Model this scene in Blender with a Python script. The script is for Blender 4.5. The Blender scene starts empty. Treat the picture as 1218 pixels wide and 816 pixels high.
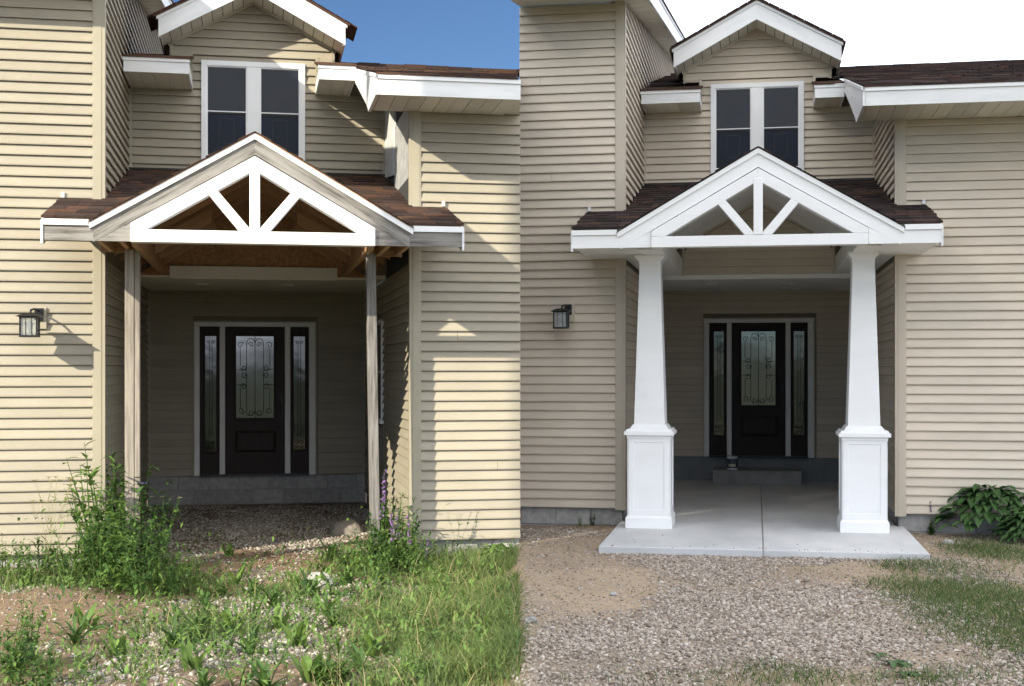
import bpy, math, random
import numpy as np
from mathutils import Vector, Matrix
random.seed(7); rng = np.random.default_rng(7)
SC = bpy.context.scene; COL = SC.collection
R = math.radians
# ------------------------------------------------------------------ camera
FPX = 1600.0; KF = FPX/1850; EYE = 1.80; HOR = 439.0
cam = bpy.data.cameras.new('camera'); camo = bpy.data.objects.new('camera', cam); COL.objects.link(camo)
cam.sensor_width = 36; cam.lens = 36*FPX/1218; cam.shift_y = (HOR-408)/1218
cam.clip_end = 6000; camo.location = (0,0,EYE); camo.rotation_euler = (R(90),0,0)
SC.camera = camo
# ------------------------------------------------------------------ light
SUNV = Vector((0.915,1.059,-0.70)).normalized()       # direction the sunlight travels
SUN_EL = math.asin(-SUNV.z); SUN_AZ = math.atan2(-SUNV.x, -SUNV.y)
sl = bpy.data.lights.new('sun','SUN'); sl.energy = 5.0; sl.angle = R(0.5); sl.color = (1.0,0.92,0.74)
so = bpy.data.objects.new('sun', sl); COL.objects.link(so); so.rotation_euler = SUNV.to_track_quat('-Z','Y').to_euler()
SC.view_settings.view_transform = 'Standard'; SC.view_settings.look = 'None'
SC.view_settings.exposure = 0.64; SC.view_settings.gamma = 1
SC.cycles.max_bounces = 8; SC.cycles.diffuse_bounces = 7; SC.cycles.transparent_max_bounces = 12
W = bpy.data.worlds.new('World'); SC.world = W; W.use_nodes = True
wt = W.node_tree; wt.nodes.clear()
def N(t, typ, **k):
    n = t.nodes.new(typ)
    for a,b in k.items():
        if a.startswith('i_'): n.inputs[a[2:]].default_value = b
        else: setattr(n,a,b)
    return n
wl = wt.links.new
sky = N(wt,'ShaderNodeTexSky'); sky.sky_type='NISHITA'; sky.sun_disc=False
sky.sun_elevation = SUN_EL; sky.sun_rotation = SUN_AZ; sky.air_density=1.0; sky.dust_density=0.0; sky.ozone_density=6.0; sky.altitude=1200
tc = N(wt,'ShaderNodeTexCoord'); sx = N(wt,'ShaderNodeSeparateXYZ'); wl(tc.outputs['Generated'], sx.inputs[0])
# weather front: clear sky to the left (west), overcast to the right
nz = N(wt,'ShaderNodeTexNoise', i_Scale=3.0, i_Detail=6.0); wl(tc.outputs['Generated'], nz.inputs['Vector'])
mr = N(wt,'ShaderNodeMapRange'); mr.interpolation_type='SMOOTHSTEP'
mr.inputs['From Min'].default_value=0.012; mr.inputs['From Max'].default_value=0.085
wl(sx.outputs['X'], mr.inputs['Value'])
cr = N(wt,'ShaderNodeValToRGB'); cr.color_ramp.elements[0].position=.33; cr.color_ramp.elements[0].color=(8.0,9.0,9.9,1)
cr.color_ramp.elements[1].position=.45; cr.color_ramp.elements[1].color=(18.2,19.6,22.0,1)
wl(nz.outputs['Fac'], cr.inputs['Fac'])
mx = N(wt,'ShaderNodeMix', data_type='RGBA')
wl(mr.outputs['Result'], mx.inputs['Factor']); wl(sky.outputs[0], mx.inputs['A']); wl(cr.outputs[0], mx.inputs['B'])
bg = N(wt,'ShaderNodeBackground', i_Strength=0.07); wl(mx.outputs['Result'], bg.inputs[0])
wo = N(wt,'ShaderNodeOutputWorld'); wl(bg.outputs[0], wo.inputs[0])

# ------------------------------------------------------------------ materials
def mat(name): 
    m = bpy.data.materials.new(name); m.use_nodes = True
    return m, m.node_tree, m.node_tree.nodes['Principled BSDF']
def noisy(name, c1, c2, scale=8, stretch=(1,1,1), rough=.6, bump=0, bscale=60, rnd=0, detail=5, spec=.4, lo=.35, hi=.65, bdist=.01, rc=None, island=False):
    """mix c1/c2 by stretched noise in object space; rnd = brightness change per piece"""
    m,t,b = mat(name); L = t.links.new
    tc = N(t,'ShaderNodeTexCoord'); mp = N(t,'ShaderNodeMapping'); mp.inputs['Scale'].default_value = stretch
    oi = N(t,'ShaderNodeObjectInfo'); geo = N(t,'ShaderNodeNewGeometry')
    rn = geo.outputs['Random Per Island'] if island else oi.outputs['Random']
    ad = N(t,'ShaderNodeVectorMath', operation='ADD'); mu = N(t,'ShaderNodeMath', operation='MULTIPLY'); mu.inputs[1].default_value=37
    L(rn, mu.inputs[0]); L(tc.outputs['Object'], ad.inputs[0]); L(mu.outputs[0], ad.inputs[1]); L(ad.outputs[0], mp.inputs[0])
    n = N(t,'ShaderNodeTexNoise', i_Scale=scale, i_Detail=detail, i_Roughness=.6); L(mp.outputs[0], n.inputs['Vector'])
    r = N(t,'ShaderNodeMapRange'); r.inputs['From Min'].default_value=lo; r.inputs['From Max'].default_value=hi; L(n.outputs['Fac'], r.inputs[0])
    x = N(t,'ShaderNodeMix', data_type='RGBA'); x.inputs['A'].default_value=(*c1,1); x.inputs['B'].default_value=(*c2,1); L(r.outputs[0], x.inputs['Factor'])
    out = x.outputs['Result']
    if rc:
        ra = N(t,'ShaderNodeValToRGB'); ra.color_ramp.interpolation='CONSTANT'
        els = ra.color_ramp.elements
        while len(els)<len(rc): els.new(.5)
        for i,c in enumerate(rc): els[i].position=i/len(rc); els[i].color=(*c,1)
        L(rn, ra.inputs[0])
        x2 = N(t,'ShaderNodeMix', data_type='RGBA', blend_type='MULTIPLY'); x2.inputs['Factor'].default_value=1
        L(out,x2.inputs['A']); L(ra.outputs[0],x2.inputs['B']); out = x2.outputs['Result']
    if rnd:
        h = N(t,'ShaderNodeHueSaturation'); q = N(t,'ShaderNodeMapRange'); q.inputs['To Min'].default_value=1-rnd; q.inputs['To Max'].default_value=1+rnd
        L(rn,q.inputs[0]); L(q.outputs[0],h.inputs['Value']); L(out,h.inputs['Color']); out = h.outputs[0]
    L(out, b.inputs['Base Color']); b.inputs['Roughness'].default_value=rough; b.inputs['Specular IOR Level'].default_value=spec
    if bump:
        n2 = N(t,'ShaderNodeTexNoise', i_Scale=bscale, i_Detail=4.0); L(mp.outputs[0], n2.inputs['Vector'])
        bp = N(t,'ShaderNodeBump'); bp.inputs['Strength'].default_value=bump; bp.inputs['Distance'].default_value=bdist
        L(n2.outputs['Fac'],bp.inputs['Height']); L(bp.outputs[0], b.inputs['Normal'])
    return m
M = {}
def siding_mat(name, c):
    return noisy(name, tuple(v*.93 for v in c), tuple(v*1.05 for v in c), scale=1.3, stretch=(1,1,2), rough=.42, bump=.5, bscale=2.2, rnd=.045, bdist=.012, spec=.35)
M['siding_L'] = siding_mat('vinyl siding darkened for sun', (.36,.322,.25))  # base colour lowered to offset the strong direct sun on this house
M['siding_R'] = siding_mat('vinyl siding lightened for overcast', (.63,.555,.455))  # same siding, base colour raised to make up for the weaker overcast light
M['post_L'] = noisy('corner trim darkened for sun',(.365,.33,.25),(.40,.36,.275),scale=2,rough=.45)  # trim colour lowered along with the siding, against the direct sun
M['post_R'] = noisy('corner trim lightened for overcast',(.53,.465,.375),(.57,.50,.41),scale=2,rough=.45)  # same trim, colour raised to make up for dimmer light here
M['sheath'] = noisy('sheathing',(.20,.17,.13),(.24,.2,.15),rough=.8)
M['white'] = noisy('white painted trim',(.84,.84,.84),(.88,.88,.89),scale=1.5,stretch=(1,1,3),rough=.42,bump=.08,bscale=30,bdist=.003,spec=.3)
M['alu'] = noisy('white coil stock fascia',(.72,.73,.74),(.84,.84,.84),scale=1.2,stretch=(1,1,6),rough=.38,bump=.35,bscale=4,bdist=.006)
M['soffit'] = noisy('vinyl soffit',(.66,.64,.55),(.72,.70,.61),scale=1.5,rough=.5,rnd=.06)
M['soffit_vent'] = noisy('vented soffit',(.55,.54,.47),(.66,.65,.57),scale=80,rough=.6)
M['soffit_R'] = noisy('white porch ceiling',(.78,.78,.76),(.84,.84,.82),scale=2,rough=.5,rnd=.03)
M['grey_wood'] = noisy('weathered grey lumber',(.29,.275,.255),(.10,.09,.08),scale=4,stretch=(.6,7,7),rough=.85,bump=.5,bscale=12,rnd=.1,lo=.42,hi=.7,bdist=.004)
M['post_wood'] = noisy('weathered pale lumber',(.33,.29,.245),(.17,.145,.12),scale=5,stretch=(9,9,.5),rough=.8,bump=.4,bscale=10,rnd=.06,lo=.42,hi=.72,bdist=.004)
M['post_grey'] = noisy('weathered grey post',(.24,.225,.21),(.08,.072,.066),scale=5,stretch=(9,9,.6),rough=.85,bump=.5,bscale=10,lo=.4,hi=.7,bdist=.004)
M['lumber'] = noisy('pine lumber',(.42,.26,.15),(.32,.185,.10),scale=5,stretch=(1,8,8),rough=.75,bump=.2,bscale=20,rnd=.12)
M['osb'] = noisy('osb panel',(.46,.27,.14),(.30,.16,.08),scale=26,rough=.8,bump=.3,bscale=40,detail=2)
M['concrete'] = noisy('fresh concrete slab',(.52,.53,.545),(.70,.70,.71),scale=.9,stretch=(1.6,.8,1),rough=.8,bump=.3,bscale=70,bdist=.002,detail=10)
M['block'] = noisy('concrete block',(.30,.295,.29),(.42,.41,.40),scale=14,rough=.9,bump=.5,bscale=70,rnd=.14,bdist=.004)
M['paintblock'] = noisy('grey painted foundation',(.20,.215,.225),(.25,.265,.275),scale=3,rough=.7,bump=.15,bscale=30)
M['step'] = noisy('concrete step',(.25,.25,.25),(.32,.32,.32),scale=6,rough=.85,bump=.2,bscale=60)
M['mortar'] = noisy('mortar',(.30,.29,.28),(.38,.37,.36),scale=12,rough=.95)
M['door'] = noisy('espresso door',(.020,.012,.010),(.032,.019,.016),scale=4,stretch=(9,9,1),rough=.5,bump=.15,bscale=10,bdist=.001,spec=.2)
M['black'] = noisy('black metal',(.010,.010,.011),(.018,.018,.019),scale=9,rough=.4)
M['frame'] = noisy('door frame white',(.72,.71,.69),(.80,.79,.77),scale=3,rough=.45)
SH = [(.9,.9,.95),(.72,.7,.72),(1.15,1.02,.95),(.82,.8,.82),(1.35,1.08,.92),(.6,.6,.65),(1.0,.9,.86)]
M['shingle_L'] = noisy('brown shingle',(.056,.039,.033),(.080,.055,.045),scale=60,rough=.95,bump=.6,bscale=150,bdist=.003,spec=.08,rc=SH)
M['shingle_R'] = noisy('dark brown shingle',(.040,.031,.029),(.060,.046,.042),scale=60,rough=.95,bump=.6,bscale=150,bdist=.003,spec=.08,rc=SH)
M['shingle_Li'] = noisy('brown shingles far',(.056,.039,.033),(.080,.055,.045),scale=60,rough=.95,bump=.6,bscale=150,bdist=.003,spec=.08,rc=SH,island=True)
M['shingle_Ri'] = noisy('dark brown shingles far',(.040,.031,.029),(.060,.046,.042),scale=60,rough=.95,bump=.6,bscale=150,bdist=.003,spec=.08,rc=SH,island=True)
M['underlay'] = noisy('roof underlay',(.03,.025,.022),(.05,.04,.035),rough=.95)
M['wrap'] = noisy('white house wrap',(.62,.62,.62),(.80,.80,.80),scale=5,rough=.35,bump=.9,bscale=5,bdist=.02)
M['foil'] = noisy('silver flashing foil',(.42,.42,.42),(.6,.6,.6),scale=6,rough=.3,bump=.8,bscale=8,bdist=.02,spec=.8)
M['felt'] = noisy('black felt',(.03,.03,.03),(.06,.06,.06),scale=60,rough=.9)
M['blind'] = noisy('blind edge behind screen',(.028,.033,.043),(.036,.042,.052),scale=9,rough=.6)
M['rock'] = noisy('field rock',(.20,.175,.15),(.31,.28,.25),scale=9,rough=.9,bump=.6,bscale=18)
M['palerock'] = noisy('pale limestone',(.34,.33,.31),(.44,.42,.39),scale=9,rough=.9,bump=.6,bscale=18)
def glass(name, base, ior, rough=.03, wav=.0):
    m,t,b = mat(name); b.inputs['Base Color'].default_value=(*base,1); b.inputs['Roughness'].default_value=rough; b.inputs['IOR'].default_value=ior
    tc = N(t,'ShaderNodeTexCoord'); n = N(t,'ShaderNodeTexNoise', i_Scale=3.0, i_Detail=2.0); bp = N(t,'ShaderNodeBump'); bp.inputs['Strength'].default_value=wav; bp.inputs['Distance'].default_value=.004
    t.links.new(tc.outputs['Object'],n.inputs['Vector']); t.links.new(n.outputs['Fac'],bp.inputs['Height']); t.links.new(bp.outputs[0],b.inputs['Normal'])
    return m
M['doorglass'] = glass('door glass',(.035,.042,.044),2.2,.06,.25)
M['sideglass'] = glass('sidelight glass',(.018,.021,.022),1.75,.05,.3)
M['winglass'] = glass('window glass',(.012,.017,.028),1.33,.03,.15)
M['screen'] = glass('insect screen',(.016,.021,.034),1.22,.35)
m,t,b = mat('seeded lantern glass'); b.inputs['Base Color'].default_value=(.75,.78,.78,1); b.inputs['Transmission Weight'].default_value=.8; b.inputs['Roughness'].default_value=.15; M['lampglass']=m
m,t,b = mat('frosted bulb'); b.inputs['Base Color'].default_value=(.85,.84,.80,1); b.inputs['Roughness'].default_value=.3; M['bulb']=m
def leafmat(name,c1,c2,rnd=.25,tr=.25,sc=12):
    m = noisy(name,c1,c2,scale=sc,rough=.55,rnd=rnd,island=True,spec=.35)
    t=m.node_tree; b=t.nodes['Principled BSDF']; o=t.nodes['Material Output']
    tl=N(t,'ShaderNodeBsdfTranslucent'); mxs=N(t,'ShaderNodeMixShader'); mxs.inputs[0].default_value=tr
    t.links.new(b.inputs['Base Color'].links[0].from_socket, tl.inputs[0])
    t.links.new(b.outputs[0],mxs.inputs[1]); t.links.new(tl.outputs[0],mxs.inputs[2]); t.links.new(mxs.outputs[0],o.inputs[0])
    return m
M['leaf'] = leafmat('weed leaf',(.090,.165,.032),(.165,.26,.060))
M['leafdark'] = leafmat('dark weed leaf',(.045,.10,.022),(.085,.16,.038))
M['hosta'] = leafmat('hosta leaf',(.045,.105,.030),(.075,.15,.045),.15,.15)
M['grass'] = leafmat('grass blade',(.075,.135,.032),(.20,.255,.085),.45)
M['grassR'] = leafmat('mown grass',(.060,.115,.030),(.12,.18,.05),.35)
M['straw'] = leafmat('dry grass',(.36,.28,.14),(.48,.39,.22),.2)
M['purple'] = leafmat('purple flower',(.27,.14,.36),(.38,.22,.46),.15)
M['blue'] = leafmat('blue flower',(.30,.34,.75),(.42,.45,.85),.1)
M['seed'] = leafmat('seed head',(.30,.28,.12),(.42,.38,.2),.2)
def gravelmat(name, cols):
    m = noisy(name,(.85,.85,.85),(1.05,1.05,1.05),scale=30,rough=.9,rc=cols,island=True,rnd=.0,bump=.3,bscale=90,bdist=.003)
    return m
M['gravL'] = gravelmat('pale gravel',[(.36,.325,.275),(.44,.405,.355),(.28,.245,.20),(.38,.345,.30),(.50,.465,.42),(.22,.18,.15)])
M['gravR'] = gravelmat('crushed limestone',[(.37,.305,.25),(.46,.40,.34),(.26,.22,.185),(.40,.335,.275),(.54,.485,.43),(.20,.16,.125),(.33,.29,.25)])
# ------------------------------------------------------------------ mesh helpers
class MB:
    def __init__(s): s.v=[]; s.f=[]
    def add(s,vs,fs):
        o=len(s.v); s.v+= [tuple(p) for p in vs]; s.f+=[tuple(i+o for i in f) for f in fs]
    def box(s,x0,x1,y0,y1,z0,z1):
        if x0>x1: x0,x1=x1,x0
        if y0>y1: y0,y1=y1,y0
        if z0>z1: z0,z1=z1,z0
        s.add([(x0,y0,z0),(x1,y0,z0),(x1,y1,z0),(x0,y1,z0),(x0,y0,z1),(x1,y0,z1),(x1,y1,z1),(x0,y1,z1)],
              [(0,3,2,1),(4,5,6,7),(0,1,5,4),(1,2,6,5),(2,3,7,6),(3,0,4,7)])
    def loft(s,a,b):
        """two same-length rings -> closed solid"""
        n=len(a); s.add(list(a)+list(b), [tuple(range(n-1,-1,-1)), tuple(range(n,2*n))]+[(i,(i+1)%n,n+(i+1)%n,n+i) for i in range(n)])
    def prism_y(s,poly,y0,y1): # poly in (x,z), counter-clockwise seen from -y
        s.loft([(p[0],y0,p[1]) for p in poly],[(p[0],y1,p[1]) for p in poly])
    def prism_x(s,poly,x0,x1): # poly in (y,z)
        s.loft([(x0,p[0],p[1]) for p in poly],[(x1,p[0],p[1]) for p in poly])
    def tube(s,pts,r,n=5):
        pts=[Vector(p) for p in pts]; rs = r if isinstance(r,(list,tuple)) else [r]*len(pts)
        rings=[]
        for i,p in enumerate(pts):
            d=(pts[min(i+1,len(pts)-1)]-pts[max(i-1,0)]).normalized()
            a=d.cross(Vector((0,0,1)) if abs(d.z)<.9 else Vector((0,1,0))).normalized(); c=d.cross(a)
            rings.append([p+(a*math.cos(k*2*math.pi/n)+c*math.sin(k*2*math.pi/n))*rs[i] for k in range(n)])
        o=len(s.v)
        for g in rings: s.v+=[tuple(q) for q in g]
        for i in range(len(rings)-1):
            for k in range(n): s.f.append((o+i*n+k,o+i*n+(k+1)%n,o+(i+1)*n+(k+1)%n,o+(i+1)*n+k))
        s.f.append(tuple(o+k for k in range(n-1,-1,-1))); s.f.append(tuple(o+(len(rings)-1)*n+k for k in range(n)))
    def lathe(s,prof,n=20,cx=0,cy=0):
        o=len(s.v)
        for r,z in prof:
            for k in range(n): s.v.append((cx+r*math.cos(k*2*math.pi/n),cy+r*math.sin(k*2*math.pi/n),z))
        for i in range(len(prof)-1):
            for k in range(n): s.f.append((o+i*n+k,o+i*n+(k+1)%n,o+(i+1)*n+(k+1)%n,o+(i+1)*n+k))
        s.f.append(tuple(o+k for k in range(n-1,-1,-1))); s.f.append(tuple(o+(len(prof)-1)*n+k for k in range(n)))
    def mesh(s,name,m,fix=True):
        me=bpy.data.meshes.new(name); me.from_pydata(s.v,[],s.f); me.materials.append(m)
        if fix:
            import bmesh
            bm=bmesh.new(); bm.from_mesh(me); bmesh.ops.recalc_face_normals(bm,faces=bm.faces); bm.to_mesh(me); bm.free()
        return me
    def build(s,name,m,parent=None,fix=True,bevel=0,**k):
        o=link(name,s.mesh(name,m,fix),parent,**k)
        if bevel:
            bv=o.modifiers.new('bevel','BEVEL'); bv.width=bevel; bv.segments=2; bv.limit_method='ANGLE'
        return o
def link(name,me,parent=None,loc=None,rot=None,**k):
    o=bpy.data.objects.new(name,me); COL.objects.link(o); o.parent=parent
    if loc: o.location=loc
    if rot: o.rotation_euler=rot
    for a,b in k.items(): o[a]=b
    return o
def thing(name,label,cat,loc=(0,0,0),rz=0,group=None):
    o=link(name,None,None,loc,(0,0,rz),label=label,category=cat)
    if group: o['group']=group
    return o
def tag(o,label,cat,group=None):
    o['label']=label; o['category']=cat
    if group: o['group']=group
    return o
def bx(name,m,parent,x0,x1,y0,y1,z0,z1,bevel=0,**k):
    b=MB(); b.box(x0,x1,y0,y1,z0,z1); return b.build(name,m,parent,bevel=bevel,**k)
def slanted(name,m,parent,u0,z0,u1,z1,th,y0,y1,plumb=True,**k):
    """board in the facade plane whose top edge runs (u0,z0)->(u1,z1); mesh runs along its own x so that grain follows it"""
    L=math.hypot(u1-u0,z1-z0); a=math.atan2(z1-z0,u1-u0); b=MB()
    t=th*math.cos(a); sh=th*math.sin(a)
    if plumb: poly=[(0-sh,-t),(L-sh,-t),(L,0),(0,0)]
    else: poly=[(0,-th),(L,-th),(L,0),(0,0)]
    b.prism_y(poly,0,y1-y0)
    return link(name,b.mesh(name,m),parent,(u0,y0,z0),(0,-a,0),**k)

# ------------------------------------------------------------------ siding
EXPO=.0985
def course_mesh(m,s0b,s1b,s0t,s1t,h,axis,nrm):
    """one clapboard course: wedge with a lip, from s0 to s1 along axis, facing nrm"""
    prof=[(0,0),(.031,0),(.032,.012),(.007,h-.0035),(0,h-.0035)]
    def P(s,o,z): return (s,o*nrm,z) if axis=='u' else (o*nrm,s,z)
    def sb(a,b_,z): return a+(b_-a)*z/h
    b=MB(); b.loft([P(sb(s0b,s0t,z),o,z) for o,z in prof],[P(sb(s1b,s1t,z),o,z) for o,z in prof])
    return b.mesh('siding_board',m)
def clad(wall,m,axis,plane,nrm,z0,z1,s0,s1,joint=0,holes=(),g0=None,g1=None):
    """fill a rectangle (or region with end functions g0(z), g1(z)) with courses; holes=(s0,s1,z0,z1)"""
    cache={}; z=z0
    while z<z1-.02:
        h=min(EXPO,z1-z)
        a0=g0(z) if g0 else s0; a1=g0(z+h) if g0 else s0; b0=g1(z) if g1 else s1; b1=g1(z+h) if g1 else s1
        if b0-a0>.03:
            if b1<a1: a1=b1=(a1+b1)/2
            segs=[(a0,b0,a1,b1)]
            for (hs0,hs1,hz0,hz1) in holes:
                if z+h*.6>hz0 and z+h*.4<hz1:
                    segs=[(a0,hs0,a1,hs0),(hs1,b0,hs1,b1)]
            if joint and len(segs)==1 and random.random()<joint:
                c=a0+(b0-a0)*random.uniform(.2,.8); segs=[(a0,c-.0015,a1,c-.0015),(c+.0015,b0,c+.0015,b1)]
            for sg in segs:
                if sg[1]-sg[0]<.02: continue
                key=tuple(round(q,3) for q in sg)+(round(h,3),)
                if key not in cache: cache[key]=course_mesh(m,*sg,h,axis,nrm)
                loc=(0,plane,z) if axis=='u' else (plane,0,z)
                jz=random.uniform(-.0012,.0012); link('siding_board',cache[key],wall,(loc[0],loc[1],loc[2]+jz))
        z+=EXPO

# ------------------------------------------------------------------ the two houses
class H: pass
def survey(vp,S,hor,side,zoff_px):
    h=H(); h.vp=vp; h.S=S; h.th=math.atan((609-vp)/FPX); h.D=FPX/S/math.cos(h.th); h.zo=EYE+zoff_px/S
    h.loc=Vector((-math.sin(h.th)*h.D, math.cos(h.th)*h.D,0))
    h.w=lambda r: h.D*(1/r-1)
    def g(u):
        t=(vp+u*S-609)/FPX; return math.tan(math.atan(t)+h.th)*h.D
    h.g=g; h.Z=lambda z: z+h.zo
    h.world=lambda u,w,z=0: h.loc+Vector((math.cos(h.th)*u-math.sin(h.th)*w, math.sin(h.th)*u+math.cos(h.th)*w, z))
    return h
HL=survey(301,123,446,'L',-7); HR=survey(900,109,432,'R',7)

def roof_slab(parent,name,m,u0,u1,w0,z0,w1,z1,th):
    b=MB(); b.loft([(u0,w0,z0),(u1,w0,z0),(u1,w0,z0-th),(u0,w0,z0-th)],[(u0,w1,z1),(u1,w1,z1),(u1,w1,z1-th),(u0,w1,z1-th)])
    return b.build(name,m,parent)

def window(parent,name,cx,w,z0,z1,halfw,th_=.05,screens=True):
    fr=MB(); t=.062
    fr.box(cx-halfw,cx-halfw+t,w-.05,w+.02,z0,z1); fr.box(cx+halfw-t,cx+halfw,w-.05,w+.02,z0,z1)
    fr.box(cx-halfw+t,cx+halfw-t,w-.05,w+.02,z1-t,z1); fr.box(cx-halfw+t,cx+halfw-t,w-.062,w+.02,z0,z0+t)
    fr.box(cx-.075,cx+.075,w-.047,w+.02,z0+t,z1-t)
    wo=fr.build(name,M['white'],parent,bevel=.006)
    zm=(z0+z1)/2-.01
    for sgn in (-1,1):
        a=cx+sgn*.075; b=cx+sgn*(halfw-t); a,b=min(a,b),max(a,b)
        s=MB(); q=.012
        for (x0,x1,zz0,zz1) in ((a,a+q,z0+t,z1-t),(b-q,b,z0+t,z1-t)): s.box(x0,x1,w-.034,w,zz0,zz1)
        for (zz0,zz1) in ((z0+t,z0+t+q),(z1-t-q,z1-t),(zm,zm+.012)): s.box(a+q,b-q,w-.030,w,zz0,zz1)
        s.build('sash',M['white'],wo)
        bx('meeting_rail',M['felt'],wo,a+q,b-q,w-.026,w,zm-.022,zm-.001)
        bx('pane',M['winglass'],wo,a+q,b-q,w-.016,w-.008,zm+.012,z1-t-q)
        bx('pane',M['screen'],wo,a+q,b-q,w-.016,w-.008,z0+t+q,zm-.022)
        # blind frame seen behind the screen
        b2=MB(); m0=(a+b)/2-.085; m1=(a+b)/2+.085; zt=zm-.07; zb=z0+t+.14
        for (x0,x1,zz0,zz1) in ((m0,m0+.006,zb,zt),(m1-.006,m1,zb,zt),(m0,m1,zt-.006,zt),(m0,m1,zb,zb+.006)): b2.box(x0,x1,w-.019,w-.0165,zz0,zz1)
        b2.build('blind_edge',M['blind'],wo)
    return wo

def scroll(b,cx,cz,r,turns,a0,y,sgn=1,tr=.0042):
    pts=[]
    n=int(14*turns)
    for i in range(n+1):
        a=a0+sgn*i/n*turns*2*math.pi; rr=r*(1-.72*i/n); pts.append((cx+rr*math.cos(a),y,cz+rr*math.sin(a)))
    b.tube(pts,tr,4)
def front_door(hs,h,house):
    W=h.w(.708 if h is HL else .723); Z=h.Z
    # pixel-free: surveyed in metres, frame 1.62 x 2.10 at the back of the recess
    X=lambda p: .03+(p-315)/333.0; Y=lambda p: Z(.71-(p-45)/328.6)
    yf=W-.05
    fr=MB()
    for (a,b_) in ((45,69),(157,181),(447,472),(556,585)): fr.box(X(a),X(b_),yf-.03,W,Y(735),Y(70))
    fr.box(X(45),X(585),yf-.032,W,Y(70),Y(50))
    df=fr.build('door_frame',M['frame'],house,bevel=.008)
    bm=MB(); bm.box(X(38),X(45.3),yf+.005,W,Y(735),Y(44)); bm.box(X(584.7),X(592),yf+.005,W,Y(735),Y(44)); bm.box(X(45.5),X(584.5),yf+.005,W,Y(49.5),Y(44)); bm.build('brick_mould',M['post_L' if h is HL else 'post_R'],df)
    bx('threshold',M['black'],df,X(70),X(556),yf-.05,W,Y(737),Y(728))
    def leaf(name,x0,x1,gx0,gx1,gy0,gy1,parent,mould=10):
        b=MB()
        b.box(X(x0),X(gx0),yf,W-.01,Y(728),Y(71)); b.box(X(gx1),X(x1),yf,W-.01,Y(728),Y(71))
        b.box(X(gx0),X(gx1),yf,W-.01,Y(gy0),Y(71)); b.box(X(gx0),X(gx1),yf,W-.01,Y(728),Y(gy1))
        o=b.build(name,M['door'],parent)
        mo=MB(); a=mould
        mo.box(X(gx0-a),X(gx0),yf-.018,yf+.02,Y(gy1+a),Y(gy0-a)); mo.box(X(gx1),X(gx1+a),yf-.018,yf+.02,Y(gy1+a),Y(gy0-a))
        mo.box(X(gx0),X(gx1),yf-.018,yf+.02,Y(gy0),Y(gy0-a)); mo.box(X(gx0),X(gx1),yf-.018,yf+.02,Y(gy1+a),Y(gy1))
        mo.build('glazing_bead',M['door'],o,bevel=.006)
        bx('glass_pane',M['doorglass'] if name=='front_door' else M['sideglass'],o,X(gx0),X(gx1),yf+.004,yf+.012,Y(gy1),Y(gy0))
        return o
    d=leaf('front_door',182,446,230,397,113,478,house)
    s1=leaf('sidelight',70,156,93,142,113,627,house,7); s2=leaf('sidelight',473,555,487,538,113,622,house,7)
    # raised lower panel
    p=MB(); p.loft([(X(225),yf,Y(632)),(X(408),yf,Y(632)),(X(408),yf,Y(535)),(X(225),yf,Y(535))],[(X(236),yf-.014,Y(622)),(X(397),yf-.014,Y(622)),(X(397),yf-.014,Y(545)),(X(236),yf-.014,Y(545))]); p.build('door_panel',M['door'],d)
    # iron scrollwork
    g=MB(); yy=yf-.001
    cx=314
    for x in (314,): g.tube([(X(x),yy,Y(114)),(X(x),yy,Y(478))],.0045,4)
    for sg in (-1,1):
        g.tube([(X(cx+sg*38),yy,Y(150)),(X(cx+sg*38),yy,Y(440))],.004,4)
        g.tube([(X(cx+sg*66),yy,Y(165)),(X(cx+sg*66),yy,Y(245))],.004,4)
        g.tube([(X(cx+sg*66),yy,Y(345)),(X(cx+sg*66),yy,Y(432))],.004,4)
        g.tube([(X(cx+sg*38),yy,Y(262)),(X(cx+sg*84),yy,Y(262))],.003,4); g.tube([(X(cx+sg*38),yy,Y(330)),(X(cx+sg*84),yy,Y(330))],.003,4)
        # arches
        for zc,up in ((150,1),(440,-1)):
            pts=[(X(cx+sg*(19+19*math.cos(a))),yy,Y(zc)+up*.085*math.sin(a)) for a in np.linspace(0,math.pi,9)]
            g.tube(pts,.004,4)
        for (px,py,r,tn,a0,s) in ((18,150,.035,1.1,0,1),(64,152,.045,1.2,math.pi*.9,-1),(52,255,.045,1.3,.2,-1),(48,285,.045,1.3,3.0,1),(52,338,.045,1.3,.2,1),(60,445,.05,1.3,math.pi,1),(20,455,.045,1.3,0,-1)):
            scroll(g,X(cx+sg*px),Y(py),r,tn,(a0 if sg>0 else math.pi-a0),yy,s*sg)
    g.build('scrollwork',M['black'],d,fix=False)
    for s_,c in ((s1,117.5),(s2,512.5)):
        g=MB(); 
        for k in (-6,6): g.tube([(X(c+k),yy,Y(150)),(X(c+k),yy,Y(560))],.0032,4)
        g.tube([(X(c-6),yy,Y(150)),(X(c),yy,Y(128)),(X(c+6),yy,Y(150))],.0032,4)
        for sg in (-1,1):
            for (px,py,r,a0,s) in ((11,585,.03,math.pi,1),(11,606,.03,0,-1),(10,140,.024,0,1)): scroll(g,X(c+sg*px),Y(py),r,1.3,(a0 if sg>0 else math.pi-a0),yy,s*sg,.0035)
        g.build('scrollwork',M['black'],s_,fix=False)
    hd=MB(); hd.box(X(428),X(438),yf-.012,yf,Y(400),Y(372)); hd.tube([(X(433),yf-.01,Y(400)),(X(433),yf-.05,Y(405)),(X(433),yf-.05,Y(480)),(X(433),yf-.01,Y(490))],.009,6)
    hd.box(X(429),X(437),yf-.012,yf,Y(497),Y(483)); hd.build('handle',M['black'],d)

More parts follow.
